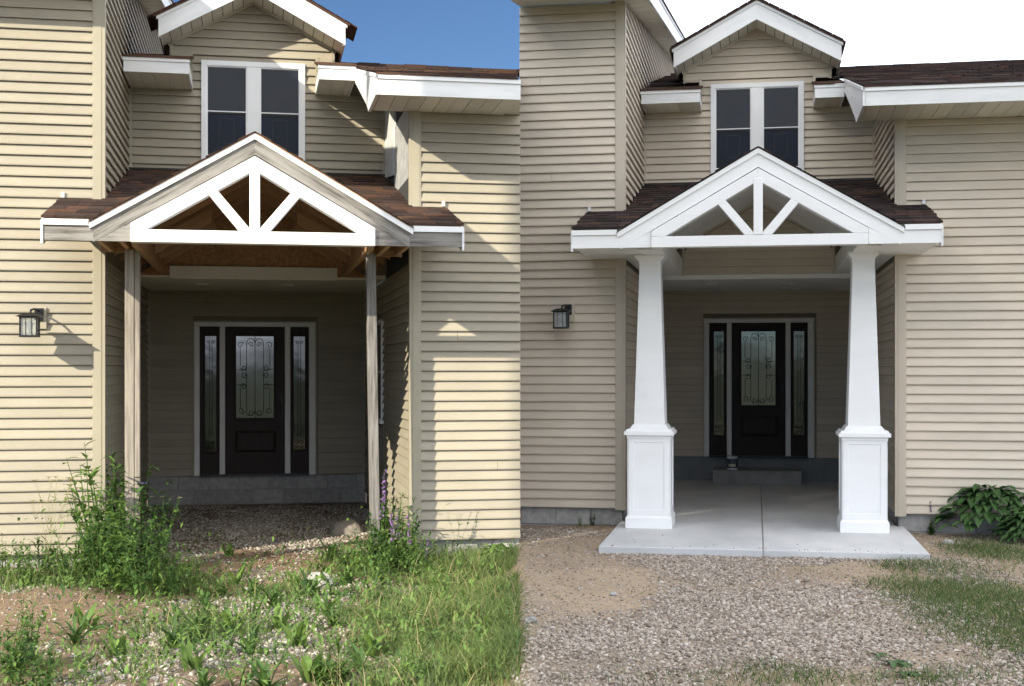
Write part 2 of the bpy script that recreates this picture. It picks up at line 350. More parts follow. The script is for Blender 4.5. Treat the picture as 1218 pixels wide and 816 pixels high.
def blocks(parent,u0,u1,w,z0,z1,m,axis='u',nrm=-1,bl=.40,bh=.20):
    """running bond of concrete blocks, recessed mortar behind"""
    if axis=='u': bx('mortar_bed',M['mortar'],parent,u0,u1,w+.012,w+.10,z0,z1)
    z=z1; row=0
    while z>z0+.01:
        zb=max(z0,z-bh); s=u0-(.5*bl if row%2 else .0)
        while s<u1:
            a=max(u0,s+.009); b=min(u1,s+bl-.009)
            if b-a>.04:
                j=random.uniform(-.002,.002)
                bx('concrete_block',m,parent,a,b,w+j,w+.05,zb+.008,z-.008,bevel=.004)
            s+=bl
        z-=bh; row+=1

def build_house(h,label,loc_label):
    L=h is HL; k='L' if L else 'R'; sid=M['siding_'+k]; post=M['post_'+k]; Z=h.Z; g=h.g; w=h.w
    shing=M['shingle_'+k]; shi=M['shingle_'+k+'i']
    house=thing('house',label,'house',h.loc,h.th)
    wd=w(.835 if L else .85); wr=w(.708 if L else .723)
    uL=g(-1.45); uR=g(1.53); mid=g(0)
    zb=Z(-1.68 if L else -1.61); zbR=Z(-1.635 if L else -1.61)
    uS=g((618.3-h.vp)/h.S)                     # where the two buildings meet
    uFar=g(-4.3) if L else g(4.9)
    a0,a1=(uFar,uL) if L else (uS,uL)
    b0,b1=(uR,uS) if L else (uR,uFar)
    pw=.095
    GZ=-.2
    # -------- wing front walls
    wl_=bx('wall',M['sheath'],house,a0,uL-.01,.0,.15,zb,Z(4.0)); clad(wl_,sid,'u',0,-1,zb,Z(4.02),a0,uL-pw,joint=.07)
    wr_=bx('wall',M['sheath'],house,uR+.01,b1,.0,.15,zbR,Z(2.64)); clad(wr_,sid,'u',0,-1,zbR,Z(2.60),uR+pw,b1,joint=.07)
    # -------- foundations
    fd=MB(); fd.box(a0,uL-.02,.06,.2,GZ,zb); fo=fd.build('foundation',M['mortar'],house); blocks(fo,a0,uL-.02,.04,GZ+.0,zb,M['block'])
    fd=MB(); fd.box(uR+.02,b1,.06,.2,GZ,zbR); fo=fd.build('foundation',M['mortar'],house); blocks(fo,uR+.02,b1,.04,GZ,zbR,M['block'])
    zs=Z(-1.39)
    fd=MB(); fd.box(uL,uR,wr+.06,wr+.2,GZ,zs); fo=fd.build('foundation',M['mortar'],house)
    if L: blocks(fo,uL,uR,wr+.02,Z(-1.39-.4),zs,M['block'])
    else: bx('painted_face',M['paintblock'],fo,uL,uR,wr+.012,wr+.06,GZ,zs)
    # returns' foundations
    fd=MB(); fd.box(uL-.15,uL-.012,0.2,wr,GZ,zb); fd.box(uR+.012,uR+.15,.2,wr,GZ,zbR); fd.build('foundation',M['block'],house)
    # -------- recess walls (lower)
    zc=Z(1.12)
    s=bx('wall',M['sheath'],house,uL-.15,uL-.012,.16,wr,zb,zc); clad(s,sid,'w',uL-.01,1,zb,zc,.05,wr-.002)
    wy0,wy1,wz0,wz1=h.w(.822),h.w(.775),Z(-.55),Z(.60)
    s=bx('wall',M['sheath'],house,uR+.012,uR+.15,.16,wr,zbR,zc); clad(s,sid,'w',uR+.01,-1,zbR,zc,.05,wr-.002,holes=((wy0-.05,wy1+.05,wz0-.05,wz1+.05),))
    f=MB(); x0,x1=uR-.035,uR+.01
    f.box(x0,x1,wy0-.05,wy0+.02,wz0-.05,wz1+.05); f.box(x0,x1,wy1-.02,wy1+.05,wz0-.05,wz1+.05); f.box(x0,x1,wy0+.02,wy1-.02,wz1,wz1+.05); f.box(x0-.01,x1,wy0+.02,wy1-.02,wz0-.05,wz0)
    f.box(x0+.01,x1,wy0+.02,wy1-.02,(wz0+wz1)/2-.02,(wz0+wz1)/2+.02)
    sw=f.build('window',M['white'],house); bx('pane',M['winglass'],sw,uR-.01,uR,wy0+.02,wy1-.02,wz0,wz1)
    s=bx('wall',M['sheath'],house,uL,uR,wr+.002,wr+.15,zs,zc); clad(s,sid,'u',wr,-1,zs,zc,uL+.035,uR-.035,holes=((g(0)-.80,g(0)+.88,zs-.1,Z(.735)),))
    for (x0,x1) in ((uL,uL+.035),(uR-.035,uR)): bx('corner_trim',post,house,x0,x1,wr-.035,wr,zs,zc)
    # corner posts
    def cpost(ux,sg,z0,z1,wd_=pw):
        b=MB(); b.box(ux,ux+sg*wd_,-.03,0,z0,z1); b.box(ux-.0,ux-sg*.022,-.03,.06,z0,z1)
        b.box(ux+sg*.012,ux+sg*(wd_-.014),-.034,-.03,z0,z1)
        b.build('corner_post',post,house,bevel=.003)
    cpost(uL,-1,zb-.02,Z(4.05)); cpost(uR,1,zbR-.03,Z(2.60))
    # -------- recess ceiling
    ce=bx('porch_ceiling',M['soffit' if L else 'soffit_R'],house,uL,uR,wd-.0,wr+.002,zc,zc+.04)
    q=uL; 
    n=9
    for i in range(n*2):
        y0=wd+(wr-wd)*i/(n*2)+.004; y1=wd+(wr-wd)*(i+1)/(n*2)-.004
        bx('soffit_panel',M['soffit' if L else 'soffit_R'],ce,uL+.01,uR-.01,y0,y1,zc-.012,zc)
    lz=MB(); 
    lt=link('downlight',None,ce) if False else None
    for cx in ((g(.0),) if False else (g(-.62),g(.42))):
        b=MB(); b.lathe([(.085,0),(.085,-.012),(.06,-.016),(.05,.0)],16); b.build('downlight',M['white'],house,loc=(cx,(wd*.62+wr*.38),zc-.013))
    # -------- dormer wall
    gz0=Z(3.66); apex=Z(4.30); gs=.545
    s=bx('wall',M['sheath'],house,uL-.1,uR+.1,wd+.002,wd+.15,zc,Z(3.50))
    zlow=Z(2.30); hw=.59; wc=g(.005)
    gu=lambda z: (apex-z)/gs
    clad(s,sid,'u',wd,-1,zlow,Z(3.27),uL+.04,uR-.04,holes=((wc-hw,wc+hw,Z(2.45),Z(3.605)),))
    clad(s,sid,'u',wd,-1,Z(3.27)+.008,gz0,g(-.70),g(.72),holes=((wc-hw,wc+hw,Z(2.45),Z(3.605)),))
    gw=MB(); gw.box(g(-.70)+.01,g(.72)-.01,wd+.006,wd+.16,Z(3.501),gz0-.021); gw.prism_y([(-.93,gz0-.02),(.93,gz0-.02),(.93,apex-.93*gs),(0,apex),(-.93,apex-.93*gs)],wd+.004,wd+.16); gw=gw.build('gable_wall',M['sheath'],house)
    clad(gw,sid,'u',wd,-1,gz0+.008,apex-.03,0,0,g0=lambda z:-min(.90,gu(z)-.03),g1=lambda z:min(.90,gu(z)-.03))
    for sg in (-1,1):
        ue=g(-.70) if sg<0 else g(.72)
        b=MB(); b.box(ue,ue+sg*.035,wd-.045,wd,Z(3.25),gz0+.03); b.box(sg*.90,sg*.935,wd-.04,wd,gz0-.03,apex-.93*gs+.01); b.box(ue,sg*.935,wd-.04,wd,gz0-.02,gz0+.012); b.build('channel_trim',post,house)
        slanted('channel_trim',post,house,0,apex,sg*.95,apex-.95*gs,.035,wd-.04,wd)
    for (x0,x1) in ((uL,uL+.04),(uR-.04,uR)): bx('corner_trim',post,house,x0,x1,wd-.035,wd,zlow,Z(3.25))
    window(house,'window',wc,wd,Z(2.45),Z(3.605),hw)
    # -------- upper returns
    RK=.13/KF
    def ztop(y): return Z(4.02)+RK*y
    s=MB(); s.prism_x([(.16,zc),(14,zc),(14,ztop(14)),(.16,ztop(.16))],uL-.15,uL-.012); s=s.build('wall',M['sheath'],house)
    clad(s,sid,'w',uL-.01,1,Z(1.5),ztop(12.5),.03,12.4,g0=lambda z:max(.03,(z-Z(4.02))/RK),g1=lambda z: max(wd-.03, 12.4 if z>Z(3.2) else wd-.03))
    if not L:
        s=bx('wall',M['sheath'],house,uR+.012,uR+.15,.16,wd,zc,Z(2.66)); clad(s,sid,'w',uR+.01,-1,Z(1.5),Z(3.22),.05,wd-.04,g0=lambda z:max(.05,(z-Z(2.60))/.62*wd),g1=lambda z:wd-.04)
        b=MB(); b.prism_x([(.16,Z(2.66)),(wd,Z(2.66)),(wd,Z(3.28))],uR+.012,uR+.15); b.build('wall',M['sheath'],house)
    else:
        s=MB(); s.prism_x([(.16,zc),(wd,zc),(wd,Z(3.28)),(.16,Z(2.66))],uR+.012,uR+.15); s=s.build('wall',M['felt'],house)
        b=MB(); b.prism_x([(wd*.60,Z(2.2)),(wd-.035,Z(2.30)),(wd-.035,Z(3.2)),(wd*.60,Z(2.95))],uR-.012,uR+.012); b.build('house_wrap',M['wrap'],s)
        b=MB(); b.box(uR-.006,uR+.012,.09,wd*.60,Z(1.98),Z(2.72)); b.build('foil_sheet',M['foil'],s)
        b=MB(); b.box(uR-.004,uR+.012,.09,wd*.66,Z(1.70),Z(2.05)); b.build('felt_patch',M['felt'],s)
    # -------- tall wing roof (rises to the back), rake along the return
    uf=uL+.27; z0=ztop(-1.0); b=MB()
    ul=a0 if not L else uFar
    sf=MB(); sf.loft([(ul,-.75,ztop(-.75)),(uf,-.75,ztop(-.75)),(uf,-.75,ztop(-.75)+.012),(ul,-.75,ztop(-.75)+.012)],[(ul,14,ztop(14)),(uf,14,ztop(14)),(uf,14,ztop(14)+.012),(ul,14,ztop(14)+.012)])
    sf=sf.build('soffit',M['soffit'],house)
    y=-.7
    while y<13.6:
        p=MB(); y1=y+.42
        p.loft([(uL+.012,y,ztop(y)-.012),(uf-.004,y,ztop(y)-.012),(uf-.004,y,ztop(y)),(uL+.012,y,ztop(y))],[(uL+.012,y1-.02,ztop(y1)-.014),(uf-.004,y1-.02,ztop(y1)-.014),(uf-.004,y1-.02,ztop(y1)-.002),(uL+.012,y1-.02,ztop(y1)-.002)])
        p.build('soffit_panel',M['soffit'],sf); y=y1
    fs=MB(); fs.loft([(uf,-.78,ztop(-.78)-.01),(uf+.025,-.78,ztop(-.78)-.01),(uf+.025,-.78,ztop(-.78)+.16),(uf,-.78,ztop(-.78)+.16)],[(uf,14,ztop(14)-.01),(uf+.025,14,ztop(14)-.01),(uf+.025,14,ztop(14)+.16),(uf,14,ztop(14)+.16)])
    fs.box(ul,uf,-.78,-.752,ztop(-.78)-.01,ztop(-.78)+.16)
    fs.build('fascia',M['alu'],house)
    de=MB(); de.loft([(uf+.0,-.78,ztop(-.78)+.16),(uf+.035,-.78,ztop(-.78)+.16),(uf+.035,-.78,ztop(-.78)+.195),(uf,-.78,ztop(-.78)+.195)],[(uf,14,ztop(14)+.16),(uf+.035,14,ztop(14)+.16),(uf+.035,14,ztop(14)+.195),(uf,14,ztop(14)+.195)]); de.build('drip_edge',M['white'],house)
    roof_slab(house,'roof',shi,ul,uf+.05,-.82,ztop(-.82)+.215,14,ztop(14)+.215,.02)
    # -------- main roof
    m_=(.207 if L else .21)/KF; we=w(1.067); ze=Z(2.78); wtop=we+(4.35 if L else 8)*KF; zr=lambda y: ze+m_*(y-we)
    wsm=w(.885); wcol=h.D  # small eave plane
    wul=uR-.395                                   # left end of the wing eave
    # far right end: for the left house the roof is cut where it meets the neighbour
    def cut(yl):                                  # local u of the building joint at local depth yl
        if not L: return uFar
        y_w=h.loc.y+math.cos(h.th)*yl
        if y_w<99: return (0.0045*y_w - h.loc.x + math.sin(h.th)*yl)/math.cos(h.th)
        return 6.0
    ys=[we,-.4,wsm]; 
    rs=MB(); yy=[we+(wtop-we)*i/60 for i in range(61)]
    for i in range(60):
        ya,yb=yy[i],yy[i+1]; left=wul if ya<wd+.02 else -1.38
        ra,rb=cut(ya),cut(yb)
        rs.loft([(left,ya,zr(ya)),(ra,ya,zr(ya)),(ra,ya,zr(ya)-.03),(left,ya,zr(ya)-.03)],[(left,yb,zr(yb)),(rb if abs(rb-ra)<1 else ra,yb,zr(yb)),(rb if abs(rb-ra)<1 else ra,yb,zr(yb)-.03),(left,yb,zr(yb)-.03)])
    rf=rs.build('roof',M['underlay'],house)
    # shingles of the main roof, too small to pick apart: one mesh
    sh=MB(); ya=we-.03
    row=0
    while ya<wtop-.3:
        yb=ya+.36; u=(wul-.02 if ya<wd+.02 else -1.38)-random.random()*.2
        while u<cut(max(ya,we)):
            wd_=random.uniform(.12,.34); a=max(u,(wul-.03 if ya<wd+.02 else -1.38)); b_=min(u+wd_-.004,cut(max(ya,we)))
            if b_-a>.03 and not (ya>wd and abs((a+b_)/2)<.9):
                t_=random.uniform(.010,.024)
                sh.add([(a,ya,zr(ya)+.0),(b_,ya,zr(ya)),(b_,ya,zr(ya)+t_),(a,ya,zr(ya)+t_),(b_,yb,zr(yb)+.004),(a,yb,zr(yb)+.004)],[(0,1,2,3),(3,2,4,5)])
            u+=wd_
        ya+=.30; row+=1
    sh.build('shingle',shi,rf,fix=False,kind='stuff')
    # ridge cap
    b=MB(); x=-1.3
    x=.95 if L else x
    while x<min(cut(wtop),6):
        b.box(x,x+.27,wtop-.12,wtop+.12,zr(wtop)-.02,zr(wtop)+random.uniform(.018,.03)); x+=.275
    b.build('ridge_cap',shi,house)
    # wing eave: soffit, fascia, rake end
    zsof=Z(2.61)
    endu=cut(we)+(.025 if L else 0)
    sf=MB(); e2=b1 if L else endu; sf.loft([(wul,we+.02,zsof),(endu,we+.02,zsof),(endu,we+.02,zsof+.01),(wul,we+.02,zsof+.01)],[(wul,.02,zsof),(e2,.02,zsof),(e2,.02,zsof+.01),(wul,.02,zsof+.01)]); sf=sf.build('soffit',M['soffit'],house)
    x=wul+.02; i=0
    while x<endu-.01:
        x1=min(x+.145,endu); bx('soffit_panel',M['soffit_vent'] if i%5 in (1,2) else M['soffit'],sf,x,x1-.006,we+.022,-.0,zsof-.010,zsof); x=x1; i+=1
    bx('fascia',M['alu'],house,wul-.0,endu,we-.005,we+.02,zsof-.02,ze-.045)
    bx('drip_edge',M['white'],house,wul-.01,endu,we-.022,we+.02,ze-.044,ze-.004)
    b=MB(); b.prism_x([(we-.0,zsof-.02),(.02,zsof-.18+.16),(.02,zsof),(.25,zsof+.10),(wsm,zr(wsm)-.16),(wsm,zr(wsm)-.005),(we,ze-.005)],wul-.03,wul-.002); b.build('fascia',M['alu'],house)
    b=MB(); b.prism_x([(we-.03,ze-.035),(wsm,zr(wsm)-.035),(wsm,zr(wsm)-.002),(we-.03,ze-.002)],wul-.042,wul-.031); b.build('drip_edge',M['white'],house)
    # small eaves either side of the dormer window
    zse=Z(3.27); zst=Z(3.41)
    for (x0,x1) in ((g(-1.42),g(-.70)),(g(.72),wul-.03)):
        b=MB(); b.box(x0,x1,wsm+.0,wsm+.02,zse-.015,zst-.035); b.box(x0,x0+.02,wsm+.021,wd,zse-.015,zst-.035) 
        b.box(x1-.02,x1,wsm+.021,wd,zse-.015,zst-.035); b.build('fascia',M['alu'],house)
        bx('drip_edge',M['white'],house,x0-.01,x1+.01,wsm-.015,wsm+.02,zst-.034,zst)
        s=bx('soffit',M['soffit'],house,x0+.02,x1-.02,wsm+.02,wd,zse+.0,zse+.01)
        x=x0+.022
        while x<x1-.05:
            x2=min(x+.145,x1-.02); bx('soffit_panel',M['soffit'],s,x,x2-.007,wsm+.022,wd-.005,zse-.009,zse); x=x2
        roof_slab(house,'roof',shi,x0-.015,x1+.015,wsm-.03,zst+.02,wd+1.2,zst+.02+m_*(wd+1.2-wsm),.02)
    # -------- gable dormer roof
    ov=wd-.50; ga=apex; th=.205; U=1.03
    for sg in (-1,1):
        slanted('barge_board',M['alu'],house,0,ga+th,sg*U,ga+th-U*gs,th,ov,ov+.03)
        slanted('drip_edge',M['white'],house,0,ga+th+.032,sg*(U+.02),ga+th+.032-(U+.02)*gs,.034,ov-.018,ov+.02)
        # soffit panels under the overhang
        n=9
        for i in range(n):
            a=i/n*U; b_=(i+1)/n*U-.008
            m0=MB(); m0.loft([(sg*a,ov+.03,ga-a*gs),(sg*b_,ov+.03,ga-b_*gs),(sg*b_,ov+.03,ga-b_*gs+.012),(sg*a,ov+.03,ga-a*gs+.012)],[(sg*a,wd+.0,ga-a*gs),(sg*b_,wd,ga-b_*gs),(sg*b_,wd,ga-b_*gs+.012),(sg*a,wd,ga-a*gs+.012)])
            m0.build('soffit_panel',M['soffit'],house)
        b=MB(); b.loft([(0,ov-.04,ga+th+.055),(sg*(U+.05),ov-.04,ga+th+.055-(U+.05)*gs),(sg*(U+.05),ov-.04,ga+th+.03-(U+.05)*gs),(0,ov-.04,ga+th+.03)],[(0,wd+7,ga+th+.055),(sg*(U+.05),wd+7,ga+th+.055-(U+.05)*gs),(sg*(U+.05),wd+7,ga+th+.03-(U+.05)*gs),(0,wd+7,ga+th+.03)])
        b.build('roof',shi,house)
        bx('fascia',M['alu'],house,sg*U,sg*(U-.025),ov+.031,wd+6,ga-U*gs-.0,ga+th-U*gs-.01)
        # shingle ends poking past the rake
        sb=MB(); x=0.0
        while x<U:
            d=random.uniform(.1,.2); sb.loft([(sg*x,ov-.05-random.random()*.02,ga+th+.066-x*gs),(sg*(x+d),ov-.05,ga+th+.066-(x+d)*gs),(sg*(x+d),ov-.05,ga+th+.054-(x+d)*gs),(sg*x,ov-.05,ga+th+.054-x*gs)],[(sg*x,ov+.6,ga+th+.066-x*gs),(sg*(x+d),ov+.6,ga+th+.066-(x+d)*gs),(sg*(x+d),ov+.6,ga+th+.054-(x+d)*gs),(sg*x,ov+.6,ga+th+.054-x*gs)]); x+=d+.005
        sb.build('shingle',shi,house,kind='stuff')
    # cheek walls of the dormer, closing the attic
    bx('wall',M['sheath'],house,-.93,-.90,wd+.15,wd+6,Z(3.3),apex-.93*gs); bx('wall',M['sheath'],house,.90,.93,wd+.15,wd+6,Z(3.3),apex-.93*gs)
    front_door('d',h,house)
    return house

def build_porch(h,house,label):
    L=h is HL; k='L' if L else 'R'; sid=M['siding_'+k]; post=M['post_'+k]; Z=h.Z; g=h.g; w=h.w
    shing=M['shingle_'+k]; shi=M['shingle_'+k+'i']
    p=thing('entry_porch',label,'porch',h.loc,h.th)
    wd=w(.835 if L else .85); wp=w(1.10); uc=g(.015); UL,UR=g(-1.84 if L else -1.825),g(1.84 if L else 1.825)
    uL=g(-1.45); uR=g(1.53)
    board=M['grey_wood'] if L else M['white']
    sl=.2237*(4.34)/(wd-wp)*1.0
    zb,zt=Z(1.16),Z(1.33)
    zsl=lambda y: Z(1.365)+ (Z(2.33)-Z(1.365))*(y-wp)/(wd-wp)
    GA=Z(2.137); GS=.582; GU=1.375
    # shed roof deck (trapezoid beside the gable) and shingles as separate pieces
    deck=MB(); gI=lambda y: max(.0,(GA-.03-zsl(y))/GS)
    for sg in (-1,1):
        ye=-.03; o0=UL if sg<0 else UR; o1=uL if sg<0 else uR
        for (ya,yb_,oo) in ((wp+.01,ye,o0),(ye+.001,wd,o1)):
            i0,i1=uc+sg*gI(ya),uc+sg*gI(yb_)
            r=lambda y_,i_: [(i_,y_,zsl(y_)-.012),(oo,y_,zsl(y_)-.012),(oo,y_,zsl(y_)-.03),(i_,y_,zsl(y_)-.03)]
            deck.loft(r(ya,i0),r(yb_,i1))
    roof=deck.build('roof',M['osb'] if L else M['underlay'],p)
    step=.225; y=wp-.03; cnt=0
    while y<wd-.02:
        y1=min(y+step+.05,wd+.0); yy1=min(y+step,wd)
        lo,hi=(UL-.015,UR+.015) if y1<=.0 else (uL+.0,uR-.0)
        if y<0<y1: y1=min(y1,-.03) if y1-0<.14 else y1; lo,hi=(UL-.015,UR+.015) if y1<=-.02 else (uL,uR)
        # hidden under the gable roof where its surface is higher
        gu=(GA-zsl(y1))/GS
        x=lo-random.random()*.15
        while x<hi:
            wdt=random.uniform(.12,.26); a=max(x,lo); b_=min(x+wdt-.005,hi); x+=wdt
            if b_-a<.03: continue
            if gu>0 and max(abs(a-uc),abs(b_-uc))<gu-.02: continue
            if GA-zsl(y)>0:
                gf_=(GA-zsl(y if y<wp+.3 else (y+y1)/2))/GS-.01
                if a<uc: b_=min(b_,uc-gf_)
                else: a=max(a,uc+gf_)
                if b_-a<.02: continue
            t_=random.uniform(.010,.022)
            z0,z1=zsl(y),zsl(y1)
            mbb=MB(); mbb.add([(0,0,-.008),(b_-a,0,-.008),(b_-a,0,t_),(0,0,t_),(b_-a,y1-y,z1-z0+.004),(0,y1-y,z1-z0+.004),(0,y1-y,z1-z0-.008),(b_-a,y1-y,z1-z0-.008)],[(0,1,2,3),(3,2,4,5),(0,3,5,6),(1,7,4,2),(0,6,7,1),(5,4,7,6)])
            link('shingle',mbb.mesh('shingle',shing),roof,(a,y,z0)); cnt+=1
        y+=step
    # thin flashing strips where roof meets the facade
    for x0 in (UL-.01,UR-.02): bx('flashing',M['alu'],p,x0,x0+.03,-.05,-.026,zsl(0),zsl(0)+.05)
    bx('flashing',M['felt'],p,uL,uR,wd-.05,wd-.04,zsl(wd),zsl(wd)+.02)
    # gable roof slabs, running back to the shed roof
    wback=wp+(GA-Z(1.365))/( (Z(2.33)-Z(1.365))/(wd-wp))
    for sg in (-1,1):
        b=MB()
        def P(u,y,dz): return (uc+sg*u,y,GA-u*GS+dz)
        b.add([P(0,wp-.03,0),P(GU+.03,wp-.03,0),P(GU+.03,wp-.03,-.022),P(0,wp-.03,-.022),P(0,wback,0),P(0,wback,-.022),P(GU+.03,wp+.05,0),P(GU+.03,wp+.05,-.022)],[(0,1,2,3),(0,4,6,1),(3,2,7,5),(1,6,7,2),(4,5,7,6)])
        gr=b.build('roof',M['osb'] if L else M['underlay'],p)
        # shingles of the gable, edge on from the ground
        s=MB(); rr=0.0
        while rr<GU:
            r1=min(rr+.14,GU+.03); 
            yb_=lambda u_: wp+.05+(wback-wp-.05)*max(0,(1-u_/(GU+.03)))
            y_=wp-.05
            ymax=yb_(rr)
            while y_<ymax-.1:
                l=random.uniform(.35,.8); y2=min(y_+l-.01,ymax); t_=random.uniform(.006,.016)
                s.add([P(r1,y_,.0),P(r1,y2,.0),P(r1,y2,t_+.004),P(r1,y_,t_+.004),P(rr,y2,.004),P(rr,y_,.004)],[(0,1,2,3),(3,2,4,5),(0,3,5)]); y_+=l
            rr+=.14
        s.build('shingle',shi,gr,fix=False,kind='stuff')
        # white strip on the rake
        slanted('drip_edge',M['white'],p,uc,GA-.012,uc+sg*(GU+.02),GA-.012-(GU+.02)*GS,.05,wp-.034,wp+.0)
        # barge board
        zbar=GA-.06
        slanted('barge_board',board,p,uc,zbar,uc+sg*(GU-.01),zbar-(GU-.01)*GS,.135,wp-.012,wp+.03)
    # eave boards
    e=1.06
    for (x0,x1) in ((UL,uc-e),(uc+e,UR)):
        bx('fascia',board,p,x0,x1,wp-.01,wp+.03,zb,zt-.04) if not L else link('fascia',(lambda b:(b.box(0,x1-x0,0,.04,0,zt-.04-zb),b.mesh('fascia',board))[1])(MB()),p,(x0,wp-.01,zb))
        bx('drip_edge',M['white'],p,x0-.01 if x0<uc else uc+GU-.03,uc-GU+.03 if x0<uc else x1+.01,wp-.03,wp+.02,zt-.039,zt+.012)
    for sg in (-1,1): bx('blocking',board,p,uc+sg*e,uc+sg*(GU-.02),wp-.006,wp+.028,zt-.0395,zt+.012)
    for sg,ux in ((-1,UL),(1,UR)):
        b=MB(); b.prism_x([(wp-.02,zb-.03),(wp+.05,zb-.03),(-.03,zsl(-.03)-.17),(-.03,zsl(-.03)-.02),(wp-.02,zt)],ux-sg*.0,ux+sg*.02); b.build('fascia',M['alu'],p)
    # ----- truss in the gable
    A=Z(1.925); I=Z(1.80); zc0,zc1=Z(1.155),Z(1.264)
    y0,y1=wp-.045,wp+.10
    T=lambda n,b,**q: b.build(n,M['white'],p,bevel=.004,**q)
    b=MB(); b.box(uc-1.055,uc+1.055,y0,y1,zc0,zc1); T('tie_beam',b)
    for sg in (-1,1):
        b=MB(); f=(A-zc1)/.582
        pts=[(uc,I),(uc,A),(uc+sg*1.055,A-1.055*.578),(uc+sg*1.055,zc1+.0015),(uc+sg*(I-zc1)/.585,zc1+.0015)]
        b.prism_y(pts,y0+.002,y1-.002); T('rafter',b)
        b=MB(); tx,tz,bx_,bz=sg*.363,1.604,sg*.078,1.266; dx,dz=bx_-tx,bz-tz; l=math.hypot(dx,dz); nx,nz=-dz/l*.041,dx/l*.041
        ux,uz=dx/l*.02,dz/l*.02
        P=[(uc+tx-ux+nx,Z(tz-uz+nz)),(uc+bx_+nx,Z(1.2655)),(uc+bx_-nx,Z(1.2655)),(uc+tx-ux-nx,Z(tz-uz-nz))]
        # slide the upper corners up to the rafter
        def up(px,pz):
            while pz< I-abs(px-uc)*.585+.004: px-=dx/l*.004; pz-=dz/l*.004
            return (px,pz)
        ex=lambda s_: (uc+bx_+s_*.041/abs(dz/l), Z(1.2655))
        q0,q1=ex(-1),ex(1)
        b.prism_y([q0,q1,up(*q1),up(*q0)],y0+.004,y1-.004); T('brace',b)
    b=MB(); b.box(uc-.045,uc+.045,y0-.004,y1,zc1+.002,I+.02); T('king_post',b)
    # ----- beams running back to the house
    for sg in (-1,1):
        bx('beam',M['lumber'] if L else M['white'],p,uc+sg*1.0,uc+sg*1.055,wp+.102,wd-.002,Z(1.135),Z(1.36)) if L else bx('beam',M['soffit_R'],p,uc+sg*.96,uc+sg*1.2,wp+.102,wd-.002,Z(1.145),Z(1.36))
    if L:
        # open framing: rafters, deck, end wall
        b=MB(); b.prism_y([(uc-1.3,Z(1.13)),(uc+1.3,Z(1.13)),(uc,GA-.05)],wd-.03,wd-.004); b.build('end_panel',M['osb'],p)
        bx('header_board',M['soffit'],p,uc-.95,uc+.95,wd-.07,wd-.034,Z(1.09),Z(1.235))
        n=6
        for i in range(n):
            yr=wp+.35+(wd-wp-.5)*i/(n-1)
            for sg in (-1,1): slanted('roof_rafter',M['lumber'],p,uc,GA-.045,uc+sg*1.36,GA-.045-1.36*GS,.13,yr,yr+.045)
        for i in range(3): 
            yr=wd-.5-.7*i
            for sg in (-1,1):
                slanted('joist',M['lumber'],p,uc+sg*.98,Z(1.36),uc+sg*.98-sg*.55,Z(1.36)+.33,.14,yr,yr+.04)
        # lookout joists under the skirt roof
        for sg in (-1,1):
            for f in (.12,.42):
                xx=uc+sg*(1.09+.6*f); b=MB(); b.prism_x([(wp+.04,zb+.0),(-.04,zb+.0),(-.04,zsl(-.04)-.035),(wp+.04,zsl(wp)-.035)],xx,xx+.04); b.build('joist',M['lumber'],p)
            bx('ledger',M['lumber'],p,uc+sg*1.06,uc+sg*1.42,-.078,-.036,zb,zb+.18)
    else:
        # finished ceiling: vaulted panels, end gable with siding
        n=12
        for sg in (-1,1):
            for i in range(n):
                ya=wp+.10+(wd-wp-.1)*i/n+.004; yb_=wp+.10+(wd-wp-.1)*(i+1)/n-.004
                b=MB(); b.loft([(uc,ya,GA-.05),(uc+sg*1.2,ya,GA-.05-1.2*GS),(uc+sg*1.2,ya,GA-.035-1.2*GS),(uc,ya,GA-.035)],[(uc,yb_,GA-.05),(uc+sg*1.2,yb_,GA-.05-1.2*GS),(uc+sg*1.2,yb_,GA-.035-1.2*GS),(uc,yb_,GA-.035)]); b.build('ceiling_panel',M['soffit_R'],p)
            x0,x1=(UL,uc-1.2) if sg<0 else (uc+1.2,UR)
            y_=wp+.03
            for i in range(5):
                ya=wp+.03+(-.035-wp-.03)*i/5+.003; yb_=wp+.03+(-.035-wp-.03)*(i+1)/5-.003
                bx('soffit_panel',M['soffit_R'],p,x0+.02*(sg<0),x1-.02*(sg>0),ya,yb_,zb+.0,zb+.012)
            x0,x1=(uL+.02,uc-1.2) if sg<0 else (uc+1.2,uR-.02)
            for i in range(9):
                ya=-.03+(wd+.03)*i/9+.003; yb_=-.03+(wd+.03)*(i+1)/9-.003
                bx('soffit_panel',M['soffit_R'],p,x0,x1,ya,yb_,zb+.0,zb+.012)
        ew=MB(); ew.prism_y([(uc-1.2,Z(1.13)),(uc+1.2,Z(1.13)),(uc+1.2,GA-.06-1.2*GS),(uc,GA-.06),(uc-1.2,GA-.06-1.2*GS)],wd-.03,wd-.004); ew=ew.build('end_wall',M['sheath'],p)
        gf=lambda z:min(.93,(GA-.09-z)/GS)
        clad(ew,sid,'u',wd-.03,-1,Z(1.155),GA-.12,0,0,g0=lambda z:uc-gf(z),g1=lambda z:uc+gf(z))
        for sg in (-1,1):
            slanted('channel_trim',post,ew,uc,GA-.05,uc+sg*.98,GA-.05-.98*GS,.03,wd-.075,wd-.03)
            bx('channel_trim',post,ew,uc+sg*.93,uc+sg*.96,wd-.075,wd-.03,Z(1.14),GA-.06-.95*GS)
        bx('header_board',M['soffit_R'],p,uc-1.2,uc+1.2,wd-.06,wd-.031,Z(1.09),Z(1.15))
    # ----- supports
    zg=Z(-1.80)
